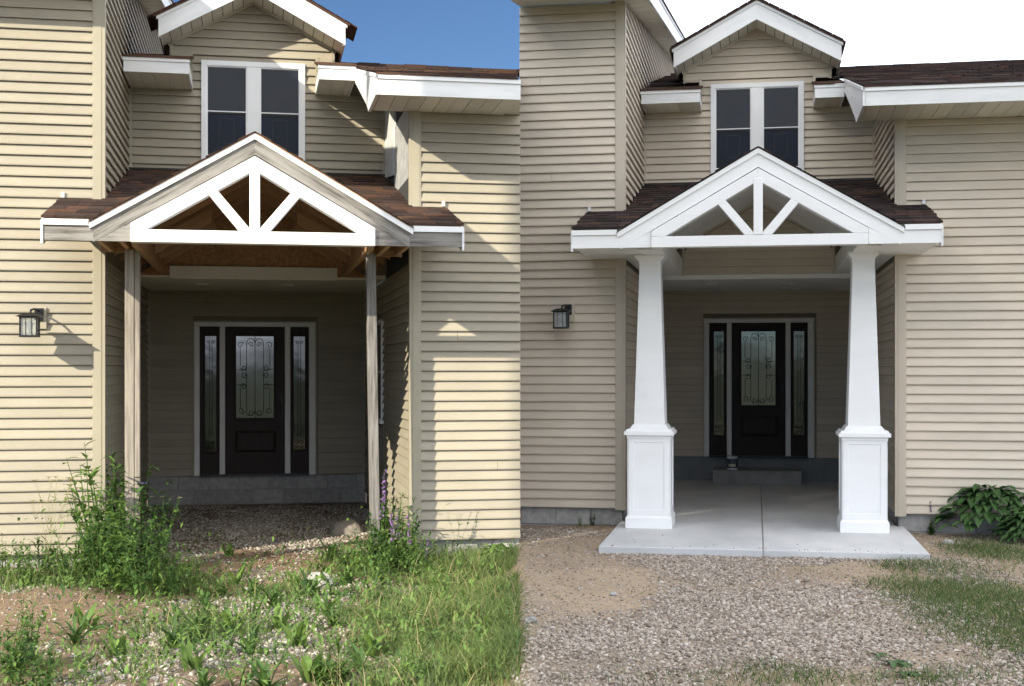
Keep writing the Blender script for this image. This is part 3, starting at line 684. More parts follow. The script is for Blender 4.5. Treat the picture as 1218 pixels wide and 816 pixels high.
    if L:
        pl=MB(); 
        b=MB(); b.box(-.070,.012,-.05,.05,zg-.2,Z(1.15)); b.box(.016,.062,-.045,.055,zg-.2,Z(1.15))
        o=b.build('post',M['post_wood'],p,loc=(g(-1.12),w(1.035),0),bevel=.004,label='pale doubled lumber post in full sun')
        b=MB(); b.box(-.044,.044,-.06,.06,zg-.2,Z(1.15)); o=b.build('post',M['post_grey'],p,loc=(g(1.115),w(1.035),0),bevel=.004,label='grey weathered lumber post leaning slightly'); 
        import mathutils
        o.data.transform(Matrix.Shear('XY',4,(-.016,0))) if False else None
        for v in o.data.vertices: v.co.x+= -.016*(v.co.z-Z(0))
    else:
        for sg in (-1,1):
            cx=g(-1.125) if sg<0 else g(1.125); cy=w(1.047)+.27
            zs_=Z(-1.75); c=link('column',None,p,(cx,cy,0))
            hw,hd=.215,.26
            b=MB(); b.box(-hw,hw,-hd,hd,zs_+.12,Z(-.775)); b.build('pedestal',M['white'],c,bevel=.004)
            b=MB(); st=.055
            for (s0,s1,z0,z1) in ((-hw,-hw+st,zs_+.135,Z(-.78)),(hw-st,hw,zs_+.135,Z(-.78)),(-hw+st,hw-st,zs_+.135,zs_+.2),(-hw+st,hw-st,Z(-.84),Z(-.78))):
                b.box(s0,s1,-hd-.008,-hd-.001,z0,z1)
            for (s0,s1,z0,z1) in ((-hd,-hd+st,zs_+.135,Z(-.78)),(hd-st,hd,zs_+.135,Z(-.78)),(-hd+st,hd-st,zs_+.135,zs_+.2),(-hd+st,hd-st,Z(-.84),Z(-.78))):
                for s2 in (-1,1): b.box(s2*(hw+.001),s2*(hw+.013),s0,s1,z0,z1)
            b.build('panel_frame',M['white'],c,bevel=.003)
            def ringbox(b,a,d,z0,a2,d2,z1): b.loft([(-a,-d,z0),(a,-d,z0),(a,d,z0),(-a,d,z0)],[(-a2,-d2,z1),(a2,-d2,z1),(a2,d2,z1),(-a2,d2,z1)])
            b=MB(); ringbox(b,hw+.03,hd+.03,zs_+.002,hw+.03,hd+.03,zs_+.11); ringbox(b,hw+.03,hd+.03,zs_+.11,hw+.012,hd+.012,zs_+.135); b.build('base_moulding',M['white'],c)
            b=MB(); ringbox(b,hw+.018,hd+.018,Z(-.80),hw+.018,hd+.018,Z(-.765)); ringbox(b,hw+.045,hd+.045,Z(-.765),hw+.045,hd+.045,Z(-.725)); ringbox(b,hw+.03,hd+.03,Z(-.725),hw+.02,hd+.02,Z(-.70)); ringbox(b,hw-.01,hd-.01,Z(-.70),.178,.208,Z(-.655)); b.build('cap_moulding',M['white'],c,bevel=.003)
            b=MB(); ringbox(b,.165,.195,Z(-.69),.110,.132,Z(1.10)); b.build('tapered_shaft',M['white'],c,bevel=.004)
            b=MB(); ringbox(b,.112,.135,Z(1.03),.116,.14,Z(1.085)); ringbox(b,.118,.14,Z(1.085),.158,.18,Z(1.13)); ringbox(b,.158,.18,Z(1.13),.158,.18,Z(1.154)); b.build('capital',M['white'],c)
    return p

houseL=build_house(HL,'sunlit tan vinyl house with blue sky behind, bare framing over its door','')
houseR=build_house(HR,'taupe vinyl house under white sky, with concrete slab at its door','')
porchL=build_porch(HL,houseL,'unfinished gabled porch roof on bare lumber posts, brown shingles and exposed rafters')
porchR=build_porch(HR,houseR,'finished white gabled porch on two tapered white columns')
# give the repeated houses their group too
for o in (houseL,houseR): o['group']='tan houses with a recessed front door'
for o in (porchL,porchR): o['group']='gabled entry porches'

# ------------------------------------------------------------------ lanterns
def lantern(h,u,z,label):
    t=thing('wall_lantern',label,'lantern',h.world(h.g(u+.045),-.03,h.Z(z-.05)),h.th,'black wall lanterns beside the porches'); t.scale=(.88,.88,.88)
    bx('mount_block',M['post_L' if h is HL else 'post_R'],t,-.035,.075,-.025,.03,-.02,.21,bevel=.004)
    b=MB(); b.box(-.045,.045,-.05,-.025,.07,.20); b.tube([(0,-.05,.17),(-.02,-.2,.185),(-.04,-.30,.17),(-.045,-.32,.13)],.012,6); b.build('bracket',M['black'],t,bevel=.003)
    c=link('cage',None,t,(-.05,-.32,0)); s=.082
    b=MB()
    for x in (-1,1):
        for y in (-1,1): b.box(x*s-.008,x*s+.008,y*s-.008,y*s+.008,-.10,.09)
    for x in (-.03,.03): b.box(x-.003,x+.003,-s-.004,-s+.002,-.09,.09)
    b.box(-s-.01,s+.01,-s-.01,s+.01,-.115,-.095); b.box(-s-.01,s+.01,-s-.01,s+.01,.085,.10)
    b.build('frame',M['black'],c)
    b=MB(); b.loft([(-.125,-.125,.10),(.125,-.125,.10),(.125,.125,.10),(-.125,.125,.10)],[(-.05,-.05,.135),(.05,-.05,.135),(.05,.05,.135),(-.05,.05,.135)]); b.build('cap',M['black'],c)
    b=MB(); b.box(-s+.004,s-.004,-s+.006,-s+.009,-.094,.084); b.box(-s+.006,-s+.009,-s+.01,s-.01,-.094,.084); b.box(s-.009,s-.006,-s+.01,s-.01,-.094,.084); b.build('glass_pane',M['lampglass'],c)
    b=MB(); b.lathe([(.014,-.09),(.014,-.04),(.028,-.01),(.034,.02),(.022,.05),(.004,.06)],12); b.build('bulb',M['bulb'],c)
lantern(HL,(42-301)/123,.50,'black box lantern casting a long shadow on the sunlit wall')
lantern(HR,(672-900)/109,.53,'black box lantern on the taupe wall left of the white column')

# ------------------------------------------------------------------ slab, step, paint can (right house)
Zr=HR.Z; gR=HR.g; slabz=Zr(-1.75)
s=thing('slab_base','','')if False else None
sl_=MB(); sj=gR(.06); wf=HR.w(1.17); wb=HR.w(.723)+.01
for (x0,x1) in ((gR(-1.48),sj-.006),(sj+.006,gR(1.61))):
    e0=max(x0,gR(-1.45)+.004); e1=min(x1,gR(1.53)-.004)
    # front pad and recess floor as one L-shaped slab
    sl_.box(x0,x1,wf,-.002+.03,slabz-.14,slabz); sl_.box(e0,e1,.0305,wb,slabz-.14,slabz)
slab=sl_.build('concrete_slab',M['concrete'],None,bevel=.008,kind='structure'); slab.location=HR.loc; slab.rotation_euler=(0,0,HR.th)
jt=bx('slab_joint',M['mortar'],slab,sj-.0059,sj+.0059,wf+.01,wb,slabz-.14,slabz-.012)
wst=HR.w(.748)
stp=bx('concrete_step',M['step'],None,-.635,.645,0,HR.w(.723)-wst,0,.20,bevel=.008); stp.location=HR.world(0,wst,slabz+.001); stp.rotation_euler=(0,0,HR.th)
tag(stp,'low grey concrete step in front of the dark door','step')
cn=thing('paint_can','small paint can with a printed label standing on the concrete step','paint can',HR.world(-.355,wst+.22,slabz+.2015),HR.th)
b=MB(); b.lathe([(.078,0),(.082,.004),(.080,.01),(.080,.178),(.083,.182),(.083,.19),(.074,.19),(.072,.182)],28); b.build('can',M['alu'],cn)
M['canlabel']=noisy('paint can label',(.03,.05,.10),(.10,.12,.16),scale=10,rough=.4)
b=MB(); b.lathe([(.0812,.025),(.0812,.165)],28); b.build('label_wrap',M['canlabel'],cn)
M['labelband']=noisy('label band',(.55,.5,.40),(.7,.66,.6),scale=50,rough=.5)
b=MB(); 
pts=[(.0825*math.cos(a),.0825*math.sin(a)) for a in np.linspace(-2.3,-.9,8)]
for i in range(7): b.add([(*pts[i],.045),(*pts[i+1],.045),(*pts[i+1],.085),(*pts[i],.085)],[(0,1,2,3)])
b.build('label_band',M['labelband'],cn)
b=MB(); b.tube([(.085*math.cos(a),-.085*abs(math.sin(a))*.6-.02,.15-.06*math.sin(a)) for a in np.linspace(0,math.pi,12)],.003,4); b.build('handle',M['black'],cn)

# ------------------------------------------------------------------ ground
def vnoise(x,y,s,seed=0):
    """smooth value noise, numpy"""
    x=np.asarray(x,float)/s; y=np.asarray(y,float)/s; xi=np.floor(x).astype(int); yi=np.floor(y).astype(int); fx=x-xi; fy=y-yi
    fx=fx*fx*(3-2*fx); fy=fy*fy*(3-2*fy)
    def hsh(a,b): 
        n=(a*374761393+b*668265263+seed*1442695041)&0x7fffffff; n=((n^(n>>13))*1274126177)&0x7fffffff; return ((n^(n>>16))&0xffff)/65535.
    return (hsh(xi,yi)*(1-fx)+hsh(xi+1,yi)*fx)*(1-fy)+(hsh(xi,yi+1)*(1-fx)+hsh(xi+1,yi+1)*fx)*fy
def fb(x,y,s,seed=0): return (vnoise(x,y,s,seed)+.5*vnoise(x,y,s/2.1,seed+1)+.25*vnoise(x,y,s/4.3,seed+2))/1.75
def topx(x,y,z=0): return 609+x/y*FPX, HOR+(EYE-z)/y*FPX
def sm(a,b,v): t=np.clip((v-a)/(b-a),0,1); return t*t*(3-2*t)
def gauss(px,py,cx,cy,sx,sy): return np.exp(-(((px-cx)/sx)**2+((py-cy)/sy)**2))
# patches of the yard, as ellipses in metres: (x, y, rx, ry)
def at(px,py,z=0):
    d=FPX*(EYE-z)/(py-HOR); return ((px-609)/FPX*d, d)
def patch(x,y,px,py,wpx,hpx):
    cx,cy=at(px,py); rx=wpx/FPX*cy; y1=at(px,py+hpx)[1]; ry=cy-y1
    return np.exp(-(((x-cx)/rx)**2+((y-cy)/ry)**2))
def height(x,y):
    x=np.asarray(x,float); y=np.asarray(y,float)
    h=-.057+ (.057+.050)*sm(-.12,.12,x)
    near=np.exp(-((np.abs(x)/9)**6))*sm(3,6,y)*(1-sm(22,30,y))
    h=h+near*(fb(x,y,1.1,5)-.5)*.05*np.where(x<0,1.3,.7)
    h=h+.13*patch(x,y,70,712,95,22)+.04*patch(x,y,420,700,60,22)+.05*patch(x,y,700,690,60,14)*(x>0)
    # keep under the slab
    return h
def gravel_amount(x,y):
    """0..1: how thick the loose stone lies"""
    n=fb(x,y,.8,11); n2=fb(x,y,.25,17)
    L=(1.2*patch(x,y,290,740,130,55)+.9*patch(x,y,330,620,260,30)+.5*patch(x,y,60,690,120,30)+.35*patch(x,y,490,750,60,60))
    Rr=(1.5*patch(x,y,900,740,230,75)+1.2*patch(x,y,900,668,210,12)+.9*patch(x,y,690,790,120,45)+.7*patch(x,y,650,637,60,9)+.55*patch(x,y,1120,690,60,20))-1.0*patch(x,y,725,705,80,30)-.9*patch(x,y,1085,700,45,22)-.5*patch(x,y,1000,690,60,8)-.5*patch(x,y,800,770,30,12)
    v=np.where(x<0,L,Rr)
    return np.clip(v*1.0+(n-.5)*1.3+(n2-.5)*.5-.12,0,1)
def grass_amount(x,y):
    n=fb(x,y,.5,23)
    L=1.5*patch(x,y,560,740,110,110)+.5*patch(x,y,470,700,40,30)+.55*patch(x,y,90,780,90,30)+.8*patch(x,y,80,690,80,20)*.5+.2
    Rr=2.0*patch(x,y,1215,750,105,80)+1.0*patch(x,y,1180,660,70,16)+.9*patch(x,y,1000,818,150,18)+.35*patch(x,y,740,820,130,20)+.8*patch(x,y,1090,682,40,8)+.4*patch(x,y,680,634,50,7)
    return np.clip(np.where(x<0,L,Rr)+(n-.5)*.9-.25,0,1)
xs=np.concatenate([-np.geomspace(2500,9,24),np.arange(-8,8.001,.07),np.geomspace(9,2500,24)])
ys=np.concatenate([-np.geomspace(2500,3,22),np.arange(-1,6,1.0),np.arange(6,17,.06),np.geomspace(17.2,2500,26)])
X,Y=np.meshgrid(xs,ys); Zg=height(X,Y)
nx,ny=len(xs),len(ys)
me=bpy.data.meshes.new('ground'); V=np.stack([X.ravel(),Y.ravel(),Zg.ravel()],1)
idx=np.arange(nx*ny).reshape(ny,nx); F=np.stack([idx[:-1,:-1].ravel(),idx[:-1,1:].ravel(),idx[1:,1:].ravel(),idx[1:,:-1].ravel()],1)
me.vertices.add(len(V)); me.vertices.foreach_set('co',V.ravel()); me.loops.add(F.size); me.polygons.add(len(F))
me.loops.foreach_set('vertex_index',F.ravel()); me.polygons.foreach_set('loop_start',np.arange(0,F.size,4)); me.polygons.foreach_set('loop_total',np.full(len(F),4)); me.update()
ga=gravel_amount(X,Y); gg=grass_amount(X,Y); far=1-(np.exp(-((np.abs(X)/8)**6))*sm(2,6,Y)*(1-sm(24,30,Y)))
dirtL=np.array([.25,.175,.12]); dirtR=np.array([.38,.295,.215]); grL=np.array([.26,.235,.195]); grR=np.array([.27,.225,.18]); soil=np.array([.16,.14,.075]); lawn=np.array([.055,.07,.035]); dr2=np.array([.22,.14,.085])
side=(X>0)[...,None]; dn=fb(X,Y,.6,31)[...,None]
c=np.where(side,dirtR*(.82+.36*dn),dirtL*(.75+.45*dn)); c=c*(1-.5*sm(.55,.75,dn)*~side)+dr2*(.5*sm(.55,.75,dn)*~side)
c=c*(1-ga[...,None])+np.where(side,grR,grL)*ga[...,None]*(1)
c=c*(1-.8*gg[...,None])+soil*.8*gg[...,None]
c=c*(1-far[...,None])+lawn*far[...,None]
at_=me.color_attributes.new('soil','FLOAT_COLOR','POINT'); at_.data.foreach_set('color',np.concatenate([c.reshape(-1,3),np.ones((nx*ny,1))],1).ravel())
m,t,b=mat('yard soil'); L_=t.links.new
vc=N(t,'ShaderNodeVertexColor',layer_name='soil'); tc=N(t,'ShaderNodeTexCoord'); n1=N(t,'ShaderNodeTexNoise',i_Scale=28.0,i_Detail=8.0,i_Roughness=.7); L_(tc.outputs['Object'],n1.inputs['Vector'])
q=N(t,'ShaderNodeMapRange'); q.inputs['From Min'].default_value=.3; q.inputs['From Max'].default_value=.7; q.inputs['To Min'].default_value=.72; q.inputs['To Max'].default_value=1.25; L_(n1.outputs['Fac'],q.inputs[0])
hs=N(t,'ShaderNodeHueSaturation'); L_(vc.outputs[0],hs.inputs['Color']); L_(q.outputs[0],hs.inputs['Value']); L_(hs.outputs[0],b.inputs['Base Color']); b.inputs['Roughness'].default_value=.95; b.inputs['Specular IOR Level'].default_value=.15
bp=N(t,'ShaderNodeBump'); bp.inputs['Strength'].default_value=.8; bp.inputs['Distance'].default_value=.02; L_(n1.outputs['Fac'],bp.inputs['Height']); L_(bp.outputs[0],b.inputs['Normal'])
me.materials.append(m); link('ground',me,None,kind='structure')
for p_ in me.polygons: pass
me.polygons.foreach_set('use_smooth',np.ones(len(F),bool))

# ------------------------------------------------------------------ instanced-by-numpy scatter
def fastmesh(name,V,F,m,**k):
    me=bpy.data.meshes.new(name); n=F.shape[1]
    me.vertices.add(len(V)); me.vertices.foreach_set('co',V.astype(np.float32).ravel()); me.loops.add(F.size); me.polygons.add(len(F))
    me.loops.foreach_set('vertex_index',F.astype(np.int32).ravel()); me.polygons.foreach_set('loop_start',np.arange(0,F.size,n)); me.polygons.foreach_set('loop_total',np.full(len(F),n)); me.update(calc_edges=True); me.validate()
    me.materials.append(m); return link(name,me,None,**k)
ph=(1+5**.5)/2
ico=np.array([(-1,ph,0),(1,ph,0),(-1,-ph,0),(1,-ph,0),(0,-1,ph),(0,1,ph),(0,-1,-ph),(0,1,-ph),(ph,0,-1),(ph,0,1),(-ph,0,-1),(-ph,0,1)],float); ico/=np.linalg.norm(ico[0])
icf=np.array([(0,11,5),(0,5,1),(0,1,7),(0,7,10),(0,10,11),(1,5,9),(5,11,4),(11,10,2),(10,7,6),(7,1,8),(3,9,4),(3,4,2),(3,2,6),(3,6,8),(3,8,9),(4,9,5),(2,4,11),(6,2,10),(8,6,7),(9,8,1)])
def rotm(n):
    a=rng.uniform(0,2*np.pi,n); b=rng.uniform(0,.9,n); c=rng.uniform(0,2*np.pi,n)
    ca,sa,cb,sb,cc,sc=np.cos(a),np.sin(a),np.cos(b),np.sin(b),np.cos(c),np.sin(c)
    Rz=np.zeros((n,3,3)); Rz[:,0,0]=ca;Rz[:,0,1]=-sa;Rz[:,1,0]=sa;Rz[:,1,1]=ca;Rz[:,2,2]=1
    Rx=np.zeros((n,3,3)); Rx[:,0,0]=1;Rx[:,1,1]=cb;Rx[:,1,2]=-sb;Rx[:,2,1]=sb;Rx[:,2,2]=cb
    R2=np.zeros((n,3,3)); R2[:,0,0]=cc;R2[:,0,1]=-sc;R2[:,1,0]=sc;R2[:,1,1]=cc;R2[:,2,2]=1
    return Rz@Rx@R2
def stones(x,y,s,m,name):
    n=len(x); base=ico[None]*rng.uniform(.5,1.35,(n,12,1))*np.stack([rng.uniform(.8,1.4,n),rng.uniform(.7,1.1,n),rng.uniform(.45,.85,n)],1)[:,None,:]
    P=np.einsum('nij,nkj->nki',rotm(n),base)*s[:,None,None]
    P[:,:,0]+=x[:,None]; P[:,:,1]+=y[:,None]; P[:,:,2]+=(height(x,y)+s*rng.uniform(.05,.4,n))[:,None]
    Fc=(icf[None]+12*np.arange(n)[:,None,None]).reshape(-1,3)
    return fastmesh(name,P.reshape(-1,3),Fc,m,kind='stuff')
def inframe(x,y,mg=130):
    px,py=topx(x,y,height(x,y)); return (px>-mg)&(px<1218+mg)&(py<816+mg)
def onslab(x,y):
    d=np.stack([x-HR.loc.x,y-HR.loc.y]); u=math.cos(HR.th)*d[0]+math.sin(HR.th)*d[1]; w_=-math.sin(HR.th)*d[0]+math.cos(HR.th)*d[1]
    a=(u>gR(-1.48)-.02)&(u<gR(1.61)+.02)&(w_>wf-.02); return a|(w_>.03)
def behindL(x,y):
    u=math.cos(HL.th)*(x-HL.loc.x)+math.sin(HL.th)*(y-HL.loc.y); w_=-math.sin(HL.th)*(x-HL.loc.x)+math.cos(HL.th)*(y-HL.loc.y)
    return (w_>.03)&((u<HL.g(-1.45))|(u>HL.g(1.53)))|(w_>HL.w(.708)-.02)
def sample(n,x0,x1,y0,y1,amount,thr=True,pw=1.0):
    # density even in picture area: nearer ground gets more
    x=rng.uniform(x0,x1,n); y=rng.uniform(y0,y1,n)
    a=amount(x,y)**pw; k=(rng.uniform(0,1,n)<a)&inframe(x,y)&~np.where(x>0,onslab(x,y),behindL(x,y))
    return x[k],y[k]
x,y=sample(205000,0.06,6.7,7.3,14.8,lambda x,y:gravel_amount(x,y)*(.25+.75*sm(.3,.55,fb(x,y,.45,91)))); s=rng.uniform(.005,.015,len(x))*rng.choice([1,1,1,1.3,1.7],len(x),p=[.3,.25,.2,.2,.05]); stones(x,y,s,M['gravR'],'gravel')
x,y=sample(110000,-6.4,.04,7.3,18.3,gravel_amount); s=rng.uniform(.006,.016,len(x))*rng.choice([1,1,1,1.5],len(x)); stones(x,y,s,M['gravL'],'gravel')
n=70; uu=rng.uniform(gR(-1.4),gR(1.55),n); ww=wf+rng.exponential(.10,n)+.01; P_=[HR.world(a,b_) for a,b_ in zip(uu,ww)]
x=np.array([p_.x for p_ in P_]); y=np.array([p_.y for p_ in P_]); _h=height; height=lambda x,y: slabz+0*np.asarray(x,float); stones(x,y,rng.uniform(.004,.009,n),M['gravR'],'gravel'); height=_h
# small debris all over the bare dirt
x,y=sample(30000,0.06,6.2,7.3,14.8,lambda x,y:.6+0*x); stones(x,y,rng.uniform(.005,.012,len(x)),M['gravR'],'gravel')
x,y=sample(24000,-6.4,.04,7.3,14,lambda x,y:.5*(fb(x,y,.3,55)>.4)+.1); stones(x,y,rng.uniform(.003,.006,len(x))*rng.choice([1,1,1,2,2.6],len(x)),M['gravL'],'gravel')

def blades(x,y,hh,wd,m,name,lean=.5):
    """curved tapering blades: 3 quads + tip"""
    n=len(x); az=rng.uniform(0,2*np.pi,n); ln=rng.uniform(.1,lean,n)*hh; seg=4
    t=np.linspace(0,1,seg); P=np.zeros((n,seg*2,3)); z0=height(x,y)-.01
    dx,dy=np.cos(az),np.sin(az)
    sd=rng.uniform(0,2*np.pi,n); sxx,syy=np.cos(sd),np.sin(sd)
    for i,tt in enumerate(t):
        wv=wd*(1-tt)**.7*.5+.0004; cx=x+dx*ln*tt**2; cy=y+dy*ln*tt**2; cz=z0+hh*(tt-.18*tt**3)
        P[:,2*i]=np.stack([cx-sxx*wv,cy-syy*wv,cz],1); P[:,2*i+1]=np.stack([cx+sxx*wv,cy+syy*wv,cz],1)
    q=np.array([(2*i,2*i+1,2*i+3,2*i+2) for i in range(seg-1)]); Fc=(q[None]+8*np.arange(n)[:,None,None]).reshape(-1,4)
    return fastmesh(name,P.reshape(-1,3),Fc,m,kind='stuff')
# tall grass of the left yard
tallm=lambda x,y: sm(.25,.9,1.35*patch(x,y,560,730,105,110)+(fb(x,y,.45,61)-.5)*2.0)
x,y=sample(95000,-3.0,.05,7.3,13.4,lambda x,y:np.clip((tallm(x,y)+.9*patch(x,y,560,662,70,8))*(.25+1.1*vnoise(x,y,.13,88)),0,1)); hh=rng.uniform(.04,.26,len(x))*(.35+1.1*fb(x,y,.5,41)); blades(x,y,hh,rng.uniform(.003,.007,len(x)),M['grass'],'grass',1.0)
x,y=sample(2200,-3.0,.05,7.3,13.4,lambda x,y:.8*tallm(x,y)); blades(x,y,rng.uniform(.1,.36,len(x)),rng.uniform(.003,.006,len(x)),M['straw'],'dry_grass',.6)
x,y=sample(30000,-6.4,.05,7.3,13.4,lambda x,y:grass_amount(x,y)*.8*(fb(x,y,.3,71)>.45)); blades(x,y,rng.uniform(.03,.10,len(x)),rng.uniform(.003,.007,len(x)),M['grass'],'grass',1.2)
x,y=sample(7000,-6.4,.05,7.3,13.4,lambda x,y:.12+.5*grass_amount(x,y)); blades(x,y,rng.uniform(.03,.14,len(x)),rng.uniform(.003,.006,len(x)),M['straw'],'dry_grass',1.4)
# clipped grass of the right yard
x,y=sample(190000,0.06,6.8,7.3,14.8,grass_amount); blades(x,y,rng.uniform(.02,.09,len(x)),rng.uniform(.003,.007,len(x)),M['grassR'],'grass',1.5)
x,y=sample(34000,0.06,6.8,7.3,14.8,lambda x,y:np.clip(.7*grass_amount(x,y)+.8*patch(x,y,1130,680,70,18)+.35*patch(x,y,700,640,60,10)+.25*patch(x,y,1060,740,110,50)*(fb(x,y,.25,111)>.5)+.3*patch(x,y,740,810,200,25)*(fb(x,y,.25,113)>.45),0,1)); blades(x,y,rng.uniform(.02,.07,len(x)),rng.uniform(.002,.005,len(x)),M['straw'],'dry_grass',1.8)

# ------------------------------------------------------------------ leafy plants
def leafadd(b,base,az,el,ln,wd,droop=.6,fold=.12,n=4,wav=0):
    """a leaf with a midrib fold, widest in its middle, bending down along its length"""
    p=Vector(base); pts=[]; d=el
    for i in range(n+1):
        pts.append(p.copy()); st=ln/n; p=p+Vector((math.cos(az)*math.cos(d),math.sin(az)*math.cos(d),math.sin(d)))*st; d-=droop/n
    sx_=Vector((-math.sin(az),math.cos(az),0)); o=len(b.v)
    for i,q in enumerate(pts):
        t=i/n; w_=wd*(math.sin(math.pi*min(1,.12+t*.9))**.8 if t<1 else .02)*.5+.0008
        w_*=1+wav*(1 if i%2 else -1)
        b.v+= [tuple(q-sx_*w_+Vector((0,0,fold*w_))),tuple(q),tuple(q+sx_*w_+Vector((0,0,fold*w_)))]
    for i in range(n):
        a=o+3*i; b.f+=[(a,a+1,a+4,a+3),(a+1,a+2,a+5,a+4)]
def rosette(seed,n=14,ln=.22,wd=.05,el=(.3,1.2)):
    random.seed(seed); b=MB()
    for i in range(n): leafadd(b,(random.gauss(0,.01),random.gauss(0,.01),0),random.uniform(0,6.28),random.uniform(*el),ln*random.uniform(.6,1.2),wd*random.uniform(.7,1.2),random.uniform(.5,1.5),.3,4,.18)
    return b
def clump(seed,n=16):
    random.seed(seed); b=MB()
    for i in range(n):
        a=random.uniform(0,6.28); r=abs(random.gauss(0,.045)); ln=random.uniform(.08,.22)
        leafadd(b,(math.cos(a)*r,math.sin(a)*r,random.uniform(0,.03)),a+random.gauss(0,.8),random.uniform(.7,1.5),ln,ln*random.uniform(.16,.30),random.uniform(-.1,1.6),random.uniform(.1,.5),5,random.uniform(.1,.35))
    return b
def upright(seed,h=.8,nl=60,ln=.11,wd=.03,stems=4,spread=.10):
    random.seed(seed); st=MB(); b=MB()
    for s_ in range(stems):
        az=random.uniform(0,6.28); lean=random.uniform(.02,spread); hh=h*random.uniform(.65,1)
        P=lambda t:(math.cos(az)*(lean*t*2+.02),math.sin(az)*(lean*t*2+.02),hh*t)
        st.tube([P(t) for t in (0,.25,.5,.75,1)],[.006,.005,.004,.003,.001],4)
        for i in range(nl//stems):
            t=random.uniform(.05,1)**.85; k=1-.55*t
            leafadd(b,P(t),random.uniform(0,6.28),random.uniform(-.1,.9),ln*k*random.uniform(.6,1.3),wd*k*random.uniform(.7,1.3),random.uniform(.4,1.3),.25,3)
    return st,b
WEEDG='leafy weeds growing in the left yard'
def place(name,label,cat,x,y,parts,group=None,sc=1,rz=None):
    z=float(height(x,y))
    t=thing(name,label,cat,(x,y,z-.01),rz if rz is not None else random.uniform(0,6.28),group); t.scale=(sc,sc,sc)
    for nm,me in parts: link(nm,me,t)
    q=topx(x,y,z); PLACED.setdefault(group,[]).append((q[0],q[1],t))
    return t
ros=[[('foliage',rosette(i,20+3*(i%3),.18+.02*(i%2),.028+.006*(i%3),(.5,1.5)).mesh('rosette',M['leaf' if i%3 else 'leafdark'],False))] for i in range(6)]
for i in range(3):
    ros.append([('foliage',clump(200+i).mesh('foliage',M['leaf'],False))]); ros.append([('foliage',clump(210+i,11).mesh('foliage',M['leaf'],False))])
    st,b=upright(220+i,.24,26,.10,.028,5,.10); ros.append([('stem',st.mesh('stem',M['leafdark'],False)),('foliage',b.mesh('foliage',M['leaf'],False))])
ros=ros[3:]+ros[6:]
PLACED={}
ORD=['leftmost','second','third','fourth','fifth','sixth','seventh','eighth','ninth','tenth','eleventh','twelfth','thirteenth','fourteenth','fifteenth','sixteenth','seventeenth','eighteenth','nineteenth','twentieth','twenty-first','twenty-second','twenty-third','twenty-fourth','twenty-fifth','twenty-sixth','twenty-seventh','twenty-eighth','twenty-ninth','thirtieth','thirty-first','thirty-second','thirty-third']
ROWS=['farthest','second farthest','third farthest','fourth farthest','middle','fourth nearest','third nearest','second nearest','nearest']
def rowlabels(key,what,where,nrow):
    it=sorted(PLACED.get(key,[]),key=lambda q:q[1]); n=len(it); per=math.ceil(n/nrow)
    names=ROWS if nrow==9 else ['farther','nearer'] if nrow==2 else ['farthest','second farthest','middle','second nearest','nearest'] if nrow==5 else ['only']
    for r in range(nrow):
        row=sorted(it[r*per:(r+1)*per],key=lambda q:q[0])
        for i,(px,py,t) in enumerate(row):
            o=ORD[i] if i<len(ORD) else 'rightmost'
            t['label']=(f'{what}, {o} '+('of its row' if i==0 else 'from the left')+(f' in the {names[r]} row' if i and nrow>1 else f' ({names[r]} row)' if nrow>1 else '')+f' {where}').replace('(','').replace(')','')
upr=[]
for i in range(5):
    st,b=upright(50+i,.62,120,.12,.036,5,.10); upr.append([('stem',st.mesh('stem',M['leafdark'],False)),('foliage',b.mesh('foliage',M['leaf' if i%2 else 'leafdark'],False))])
# big clump round the left post
spots=[(128,676,1.75,1),(150,690,1.25,0),(112,672,1.45,3),(178,672,1.25,2),(100,684,.9,4),(190,690,.8,0),(138,706,.8,1),(165,712,.75,2),(84,690,.7,3),(205,700,.6,4),(120,700,.9,2),(150,668,1.6,4),(60,692,.6,0),(40,700,.55,1),(140,664,1.55,4),(118,680,1.2,0),(160,682,1.1,1),(134,692,1.0,3),(172,690,.9,0),(146,700,.85,2),(98,694,.8,1)]
names=['tallest leafy weed left of the pale post','leafy weed in front of the pale post','leafy weed against the left corner trim','leafy weed right of the pale post']
for i,(px,py,sc,kk) in enumerate(spots):
    x,y=at(px,py); place('tall_weed',names[i] if i<4 else 'dense green leafy weed in the clump round the pale post','weed',x,y,upr[kk],'tall weeds clumped round the left post',sc*1.18)
# right clump: purple flower spikes
def flowers(seed,h=.85,n=70):
    random.seed(seed); st,b=upright(seed,h*.45,70,.10,.055,3,.05); f=MB(); 
    st.tube([(0,0,0),(.01,0,h*.5),(-.025,.01,h)],[.006,.004,.002],4)
    for i in range(n):
        t=random.uniform(.5,1); az=random.uniform(0,6.28)
        leafadd(f,(.01-.035*max(0,t-.5)*2,0,h*t),az,random.uniform(-.6,.3),.035*(1.15-t*.5),.022,1.2,.3,2)
    return [('stem',st.mesh('stem',M['leafdark'],False)),('foliage',b.mesh('foliage',M['leafdark'],False)),('flower',f.mesh('flower',M['purple'],False))]
for i,(px,py,sc,kk) in enumerate([(456,660,1.25,1),(468,656,1.1,3),(480,658,.95,0),(488,664,.95,2),(448,668,.9,4),(470,670,.9,1),(462,676,.7,0),(498,672,.7,3),(436,672,.7,2),(426,668,.6,1)]):
    x,y=at(px,py); t=place('tall_weed','x','weed',x,y,upr[kk],'leafy weeds at the grey post',sc)
for i,q in enumerate(sorted(PLACED['leafy weeds at the grey post'],key=lambda q:q[0])): q[2]['label']=f'leafy weed, {ORD[i]} from the left in the clump at the foot of the grey post'
fl=[flowers(80),flowers(81,.6,40)]
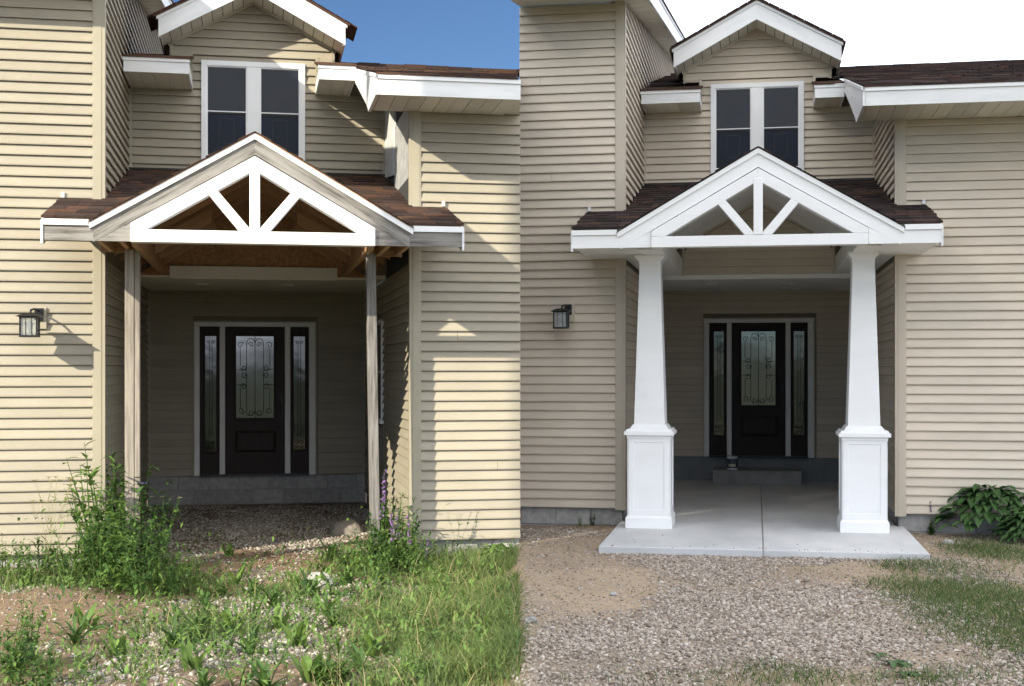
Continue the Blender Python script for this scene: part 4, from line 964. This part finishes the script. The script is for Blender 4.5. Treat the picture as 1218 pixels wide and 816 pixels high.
for i,(px,py,sc,kk,lb) in enumerate([(455,670,1.1,0,'tallest purple flower spike beside the grey post'),(466,674,.95,1,'shorter purple flower spike right of the grey post'),(487,674,.9,1,'purple flower spike at the right corner trim'),(507,678,.6,1,'small purple flower spike standing out in the grass'),(473,668,.95,1,'purple flower spike before the sunlit return wall, right of the tallest spike')]):
    x,y=at(px,py); place('purple_flower_plant',lb,'flower',x,y,fl[kk],'purple flower spikes by the porch',sc)
x,y=at(150,680)
# wiry blue flowered stems and umbel
def wiry(seed,h,cols,umbel=False):
    random.seed(seed); st=MB(); f=MB(); lf=MB()
    def br(p,az,l,r,d):
        q=(p[0]+math.cos(az)*l*.35,p[1]+math.sin(az)*l*.35,p[2]+l); st.tube([p,((p[0]+q[0])/2+.01,(p[1]+q[1])/2,(p[2]+q[2])/2),q],[r,r*.8,r*.6],4)
        leafadd(lf,p,az+1,.5,.07,.012,.5,.2,2)
        if d==0:
            for k_ in range(10 if umbel else 7): leafadd(f,q,k_*.9,.5 if umbel else .1,.045 if umbel else .018,.006 if umbel else .010,.3,0,2)
        else:
            for k_ in range(2): br(q,az+random.uniform(-1.5,1.5),l*.62,r*.7,d-1)
    for k_ in range(3): br((random.gauss(0,.02),random.gauss(0,.02),0),random.uniform(0,6.28),h*.5,.0035,2)
    return [('stem',st.mesh('stem',M['seed'] if umbel else M['leafdark'],False)),('leaf',lf.mesh('leaf',M['leaf'],False)),('flower',f.mesh('flower',cols,False))]
wy=[wiry(1,.8,M['blue']),wiry(2,.9,M['seed'],True),wiry(3,.7,M['seed'])]
for (px,py,sc,kk,nm,lb) in ((146,672,1.05,0,'chicory_plant','wiry stems with pale blue flowers in front of the pale post'),(182,676,1.0,2,'wiry_weed','thin branching dry weed right of the pale post'),(44,690,1.0,1,'umbel_weed','tall thin weed with flat seed heads against the left wall'),(62,694,.8,1,'umbel_weed','shorter seed head weed beside the tall one by the left wall'),(118,670,1.1,2,'wiry_weed','thin branching stem left of the leafy clump'),(545,672,.8,2,'wiry_weed','thin dry stalk in the grass below the sunlit right wall')):
    x,y=at(px,py); place(nm,lb,'weed',x,y,wy[kk],None,sc)
# low weeds in the left yard
random.seed(3)
low=[(245,715),(262,700),(300,728),(322,712),(330,738),(352,722),(372,706),(385,726),(398,700),(392,740),(350,760),(330,778),(298,765),(270,742),(255,770),(232,752),(232,790),(285,800),(318,806),(370,800),(402,768),(430,790),(445,772),(470,800),(410,690),(384,690),(360,700),(395,662),(280,690),(215,730),(205,760),(30,770),(48,800),(20,790),(140,770),(150,792),(90,760),(105,742),(492,806),(240,810),(345,690),(440,700),(305,700),(270,655),(290,680)]
for i,(px,py) in enumerate(low):
    x,y=at(px+random.uniform(-4,4),py+random.uniform(-3,3)); sc=random.uniform(.75,1.25)
    place('broadleaf_weed','upright broad leaved weed on the gravel and dirt of the left yard','weed',x,y,ros[(i*7)%len(ros)],WEEDG,sc)
for i,(px,py,sc) in enumerate([(20,805,1.0),(18,690,.9),(32,698,.8),(5,684,.9),(50,690,.9),(75,700,.7),(195,700,.9),(208,708,.7),(225,690,.7),(35,780,.9),(52,812,.8),(8,790,.9),(300,792,.6),(480,806,.6),(250,735,.6),(455,690,.7),(430,678,.7),(445,668,.8),(470,672,.8),(490,668,.6),(410,672,.6),(395,800,.5)]):
    x,y=at(px,py); place('branching_weed','bushy branching weed with small leaves in the left yard','weed',x,y,upr[i%5],'bushy weeds in the left yard',sc*.8)
for i in range(190):
    px,py=random.choice([random.uniform(215,480),random.gauss(330,60),random.uniform(5,470)]),random.uniform(655,815)
    if px<230 and 700<py<745 and random.random()<.8: continue
    if px<0: continue; x,y=at(px,py)
    place('broadleaf_weed','upright broad leaved weed on the gravel and dirt of the left yard','weed',x,y,ros[(i*7)%len(ros)],WEEDG,random.uniform(.35,.8))
rowlabels(WEEDG,'broad leaved weed','in the left yard',9)
rowlabels('bushy weeds in the left yard','bushy branching weed','in the left yard',2)
groundcover_extra=True
random.seed(44)
for i in range(9):
    px,py=random.uniform(500,612),random.uniform(668,790); x,y=at(px,py); place('seed_stalk','x','weed',x,y,wy[2],'dry seed stalks in the tall grass',random.uniform(.3,.5))
rowlabels('dry seed stalks in the tall grass','thin dry seed stalk','of the tall grass',2)
# low fill under the clumps (uncountable small weeds)
def groundcover(n,amount,m,name,ln=(.03,.08),x0=-6.4,x1=.04,hz=.12,wd=.02):
    x,y=sample(n,x0,x1,7.3,14.8,amount); b=MB(); z=height(x,y)
    for i in range(len(x)):
        leafadd(b,(x[i],y[i],z[i]+random.random()**2*hz),random.uniform(0,6.28),random.uniform(0,1.1),random.uniform(*ln),wd*random.uniform(.6,1.4),random.uniform(.2,1),.2,2)
    return b.build(name,m,None,fix=False,kind='stuff')
cl=lambda x,y: np.clip(patch(x,y,130,690,85,17)*1.8+patch(x,y,460,672,60,13)*1.8+.5*patch(x,y,40,690,60,10)+.25*patch(x,y,330,740,150,60)*(fb(x,y,.4,77)>.55),0,1)
groundcover(26000,cl,M['leaf'],'ground_cover',hz=.2); groundcover(16000,cl,M['leafdark'],'ground_cover',(.04,.10),hz=.34)
clp=lambda x,y: np.clip(1.5*patch(x,y,140,688,66,13)+1.2*patch(x,y,468,664,34,9),0,1)
groundcover(13000,clp,M['leaf'],'ground_cover',(.03,.09),hz=.62); 
x,y=sample(26000,-6.4,.05,7.3,13.4,lambda x,y:np.clip(1.3*patch(x,y,110,690,90,14)+.5*patch(x,y,40,700,60,20)+1.0*patch(x,y,455,672,50,10),0,1)); blades(x,y,rng.uniform(.05,.42,len(x))*rng.uniform(.4,1,len(x)),rng.uniform(.003,.006,len(x)),M['grass'],'grass',.7)
mx2=lambda x,y: np.clip(.55*tallm(x,y)*(fb(x,y,.22,101)>.45)+.62*patch(x,y,320,725,190,70)*(fb(x,y,.2,103)>.54)*(1-.85*patch(x,y,325,775,75,50))+.6*patch(x,y,90,785,160,40)*(fb(x,y,.2,105)>.52)+.35*patch(x,y,430,720,90,50)*(fb(x,y,.2,107)>.45),0,1)
groundcover(62000,mx2,M['leaf'],'ground_cover',(.03,.085),hz=.17,wd=.017); groundcover(30000,mx2,M['leafdark'],'ground_cover',(.03,.08),hz=.12,wd=.018)
# hostas
def hosta(seed,n,rad,hgt):
    random.seed(seed); b=MB()
    for i in range(n):
        az=random.uniform(0,6.28); t=random.random()**.6; r=rad*t*.6
        leafadd(b,(math.cos(az)*r,math.sin(az)*r,hgt*(1-t*t*.8)*random.uniform(.8,1.0)),az+random.gauss(0,.3),random.uniform(-.1,.6),random.uniform(.12,.20),random.uniform(.055,.085),random.uniform(.9,1.5),.35,5)
    return b
hm=hosta(5,300,.56,.42).mesh('foliage',M['hosta'],False)
x,y=at(1178,641); place('hosta','large dark green hosta against the taupe wall','hosta',x,y,[('foliage',hm)],None,1.35,0)
x,y=at(1232,650); place('hosta','hosta clump cut by the right edge of the picture','hosta',x,y,[('foliage',hm)],None,.9,1)
x,y=at(590,664); place('hosta','sunlit leafy clump at the foot of the left yard wall end','hosta',x,y,[('foliage',hosta(9,90,.4,.36).mesh('foliage',M['leaf'],False))],None,.60,2)
for (px,py,sc,kk,lb) in ((1107,640,.62,1,'small purple flower spike between slab and hosta'),(1122,636,.75,1,'leaning purple flower spike beside the large hosta')):
    x,y=at(px,py); place('purple_flower_plant',lb,'flower',x,y,fl[kk],'purple flower spikes by the porch',sc)
for (px,py,sc) in ((672,628,.55),(705,631,.5),(716,628,.6),(690,632,.45)):
    x,y=at(px,py); place('low_weed','small dark weed at the foot of the block foundation','weed',x,y,upr[3],'weeds at the block foundation',sc*.6)
for (px,py,sc) in ((1045,790,.6),(1062,800,.8),(655,688,.3),(663,716,.3),(755,790,.35),(1075,812,.7),(1120,690,.3),(960,812,.4)):
    x,y=at(px,py); place('dandelion','low flat weed at the edge of the right gravel','weed',x,y,[('foliage',(rosette(30,12,.2,.06,(.0,.5)).mesh('rosette',M['hosta'],False)))],'flat weeds in the right yard',sc)
rowlabels('flat weeds in the right yard','low flat weed','by the right gravel',2)
rowlabels('weeds at the block foundation','small dark weed','by the block foundation',1)
tw=[q[2] for q in sorted(PLACED['tall weeds clumped round the left post'],key=lambda q:q[0]) if q[2]['label'].startswith('dense')]
for i,t in enumerate(tw): t['label']=f"shorter leafy weed, {ORD[i]} from the left in the clump round the pale post"
# rocks
def rock(px,py,sx_,sy_,sz_,m,label,seed):
    random.seed(seed); import bmesh
    bm=bmesh.new(); bmesh.ops.create_icosphere(bm,subdivisions=3,radius=1)
    from mathutils import noise
    for v in bm.verts:
        n=noise.noise(v.co*1.3+Vector((seed,0,0)))*.35+noise.noise(v.co*4+Vector((seed,5,0)))*.08; v.co*=1+n; v.co.x*=sx_; v.co.y*=sy_; v.co.z*=sz_
    me=bpy.data.meshes.new('rock'); bm.to_mesh(me); bm.free(); me.materials.append(m)
    x,y=at(px,py); o=link('rock',me,None,(x,y,float(height(x,y))+sz_*.35)); tag(o,label,'rock'); return o
rock(411,629,.20,.16,.12,M['rock'],'brown rock on the shaded gravel beside the grey post',3)
rock(379,690,.125,.10,.085,M['palerock'],'pale grey stone among the weeds in the left yard',8)
rock(1128,652,.06,.05,.035,M['palerock'],'flat pale stone in front of the hosta',12)
rock(632,749,.045,.04,.03,M['block'],'dark grey stone at the left edge of the right gravel',14)
rock(730,716,.03,.03,.022,M['block'],'small grey stone on the bare dirt left of the gravel',16)

# ------------------------------------------------------------------ far trees behind the viewer (mirrored in the door glass)
b=MB(); random.seed(21)
for i in range(110):
    cx=-240+i*7+random.uniform(-3,3); cy=-300+random.uniform(-20,20); hh=random.uniform(4.5,9)
    for k_ in range(26):
        px,py,pz=cx+random.gauss(0,3.0),cy+random.gauss(0,2),hh*(random.random()**.7); 
        leafadd(b,(px,py,pz),random.uniform(0,6.28),random.uniform(-.5,1),3.2,2.6,1,.4,2)
M['woodleaf']=leafmat('far foliage',(.02,.035,.015),(.04,.06,.025)); b.build('distant_wood',M['woodleaf'],None,fix=False,kind='stuff')
# ------------------------------------------------------------------ unseen slab added to keep the sun off the right-hand yard
HC=12.0; kx,ky=SUNV.x/-SUNV.z,SUNV.y/-SUNV.z
yL=HL.world(HL.g((618.3-HL.vp)/HL.S),0).y; yR=HR.world(HR.g((618.3-HR.vp)/HR.S),0).y; x0=.075
edge=[(x0,-6),(x0,4),(x0,yL-.05),(x0+kx*1.8,yL+ky*1.8),(x0+kx*3.8,yL+ky*3.8+.1),(x0+kx*4.6,yL+ky*3.9),(x0+kx*4.2,yL+ky*4.1),(x0+kx*3.3-.1,yR+ky*3.3-.1),(x0+kx*4.6-.1,yR+ky*4.6),(x0+kx*5.8,yR+ky*5.8),(x0+kx*6.6,yR+ky*6.6),(x0+kx*6.9,yR+26)]  # outline notched so its shadow begins at the joint of the two houses
pts=[(a-kx*HC,b_-ky*HC) for a,b_ in edge]
outer=[(24,22),(26,10),(25,-2),(22,-14),(12,-22),(0,-26)]
poly=pts+outer
b=MB(); b.loft([(p_[0],p_[1],HC) for p_ in poly],[(p_[0]+ (0 if i<12 else 0),p_[1],HC+.8) for i,p_ in enumerate(poly)])
m=bpy.data.materials.new('low cloud'); m.use_nodes=True; t=m.node_tree; t.nodes.clear(); tl=N(t,'ShaderNodeBsdfTranslucent'); tl.inputs[0].default_value=(.97,.97,.98,1); o=N(t,'ShaderNodeOutputMaterial'); tp=N(t,'ShaderNodeBsdfTransparent'); ms=N(t,'ShaderNodeMixShader'); ms.inputs[0].default_value=.84; t.links.new(tp.outputs[0],ms.inputs[1]); t.links.new(tl.outputs[0],ms.inputs[2]); t.links.new(ms.outputs[0],o.inputs[0])
b.build('shade_slab',m,None,kind='structure')
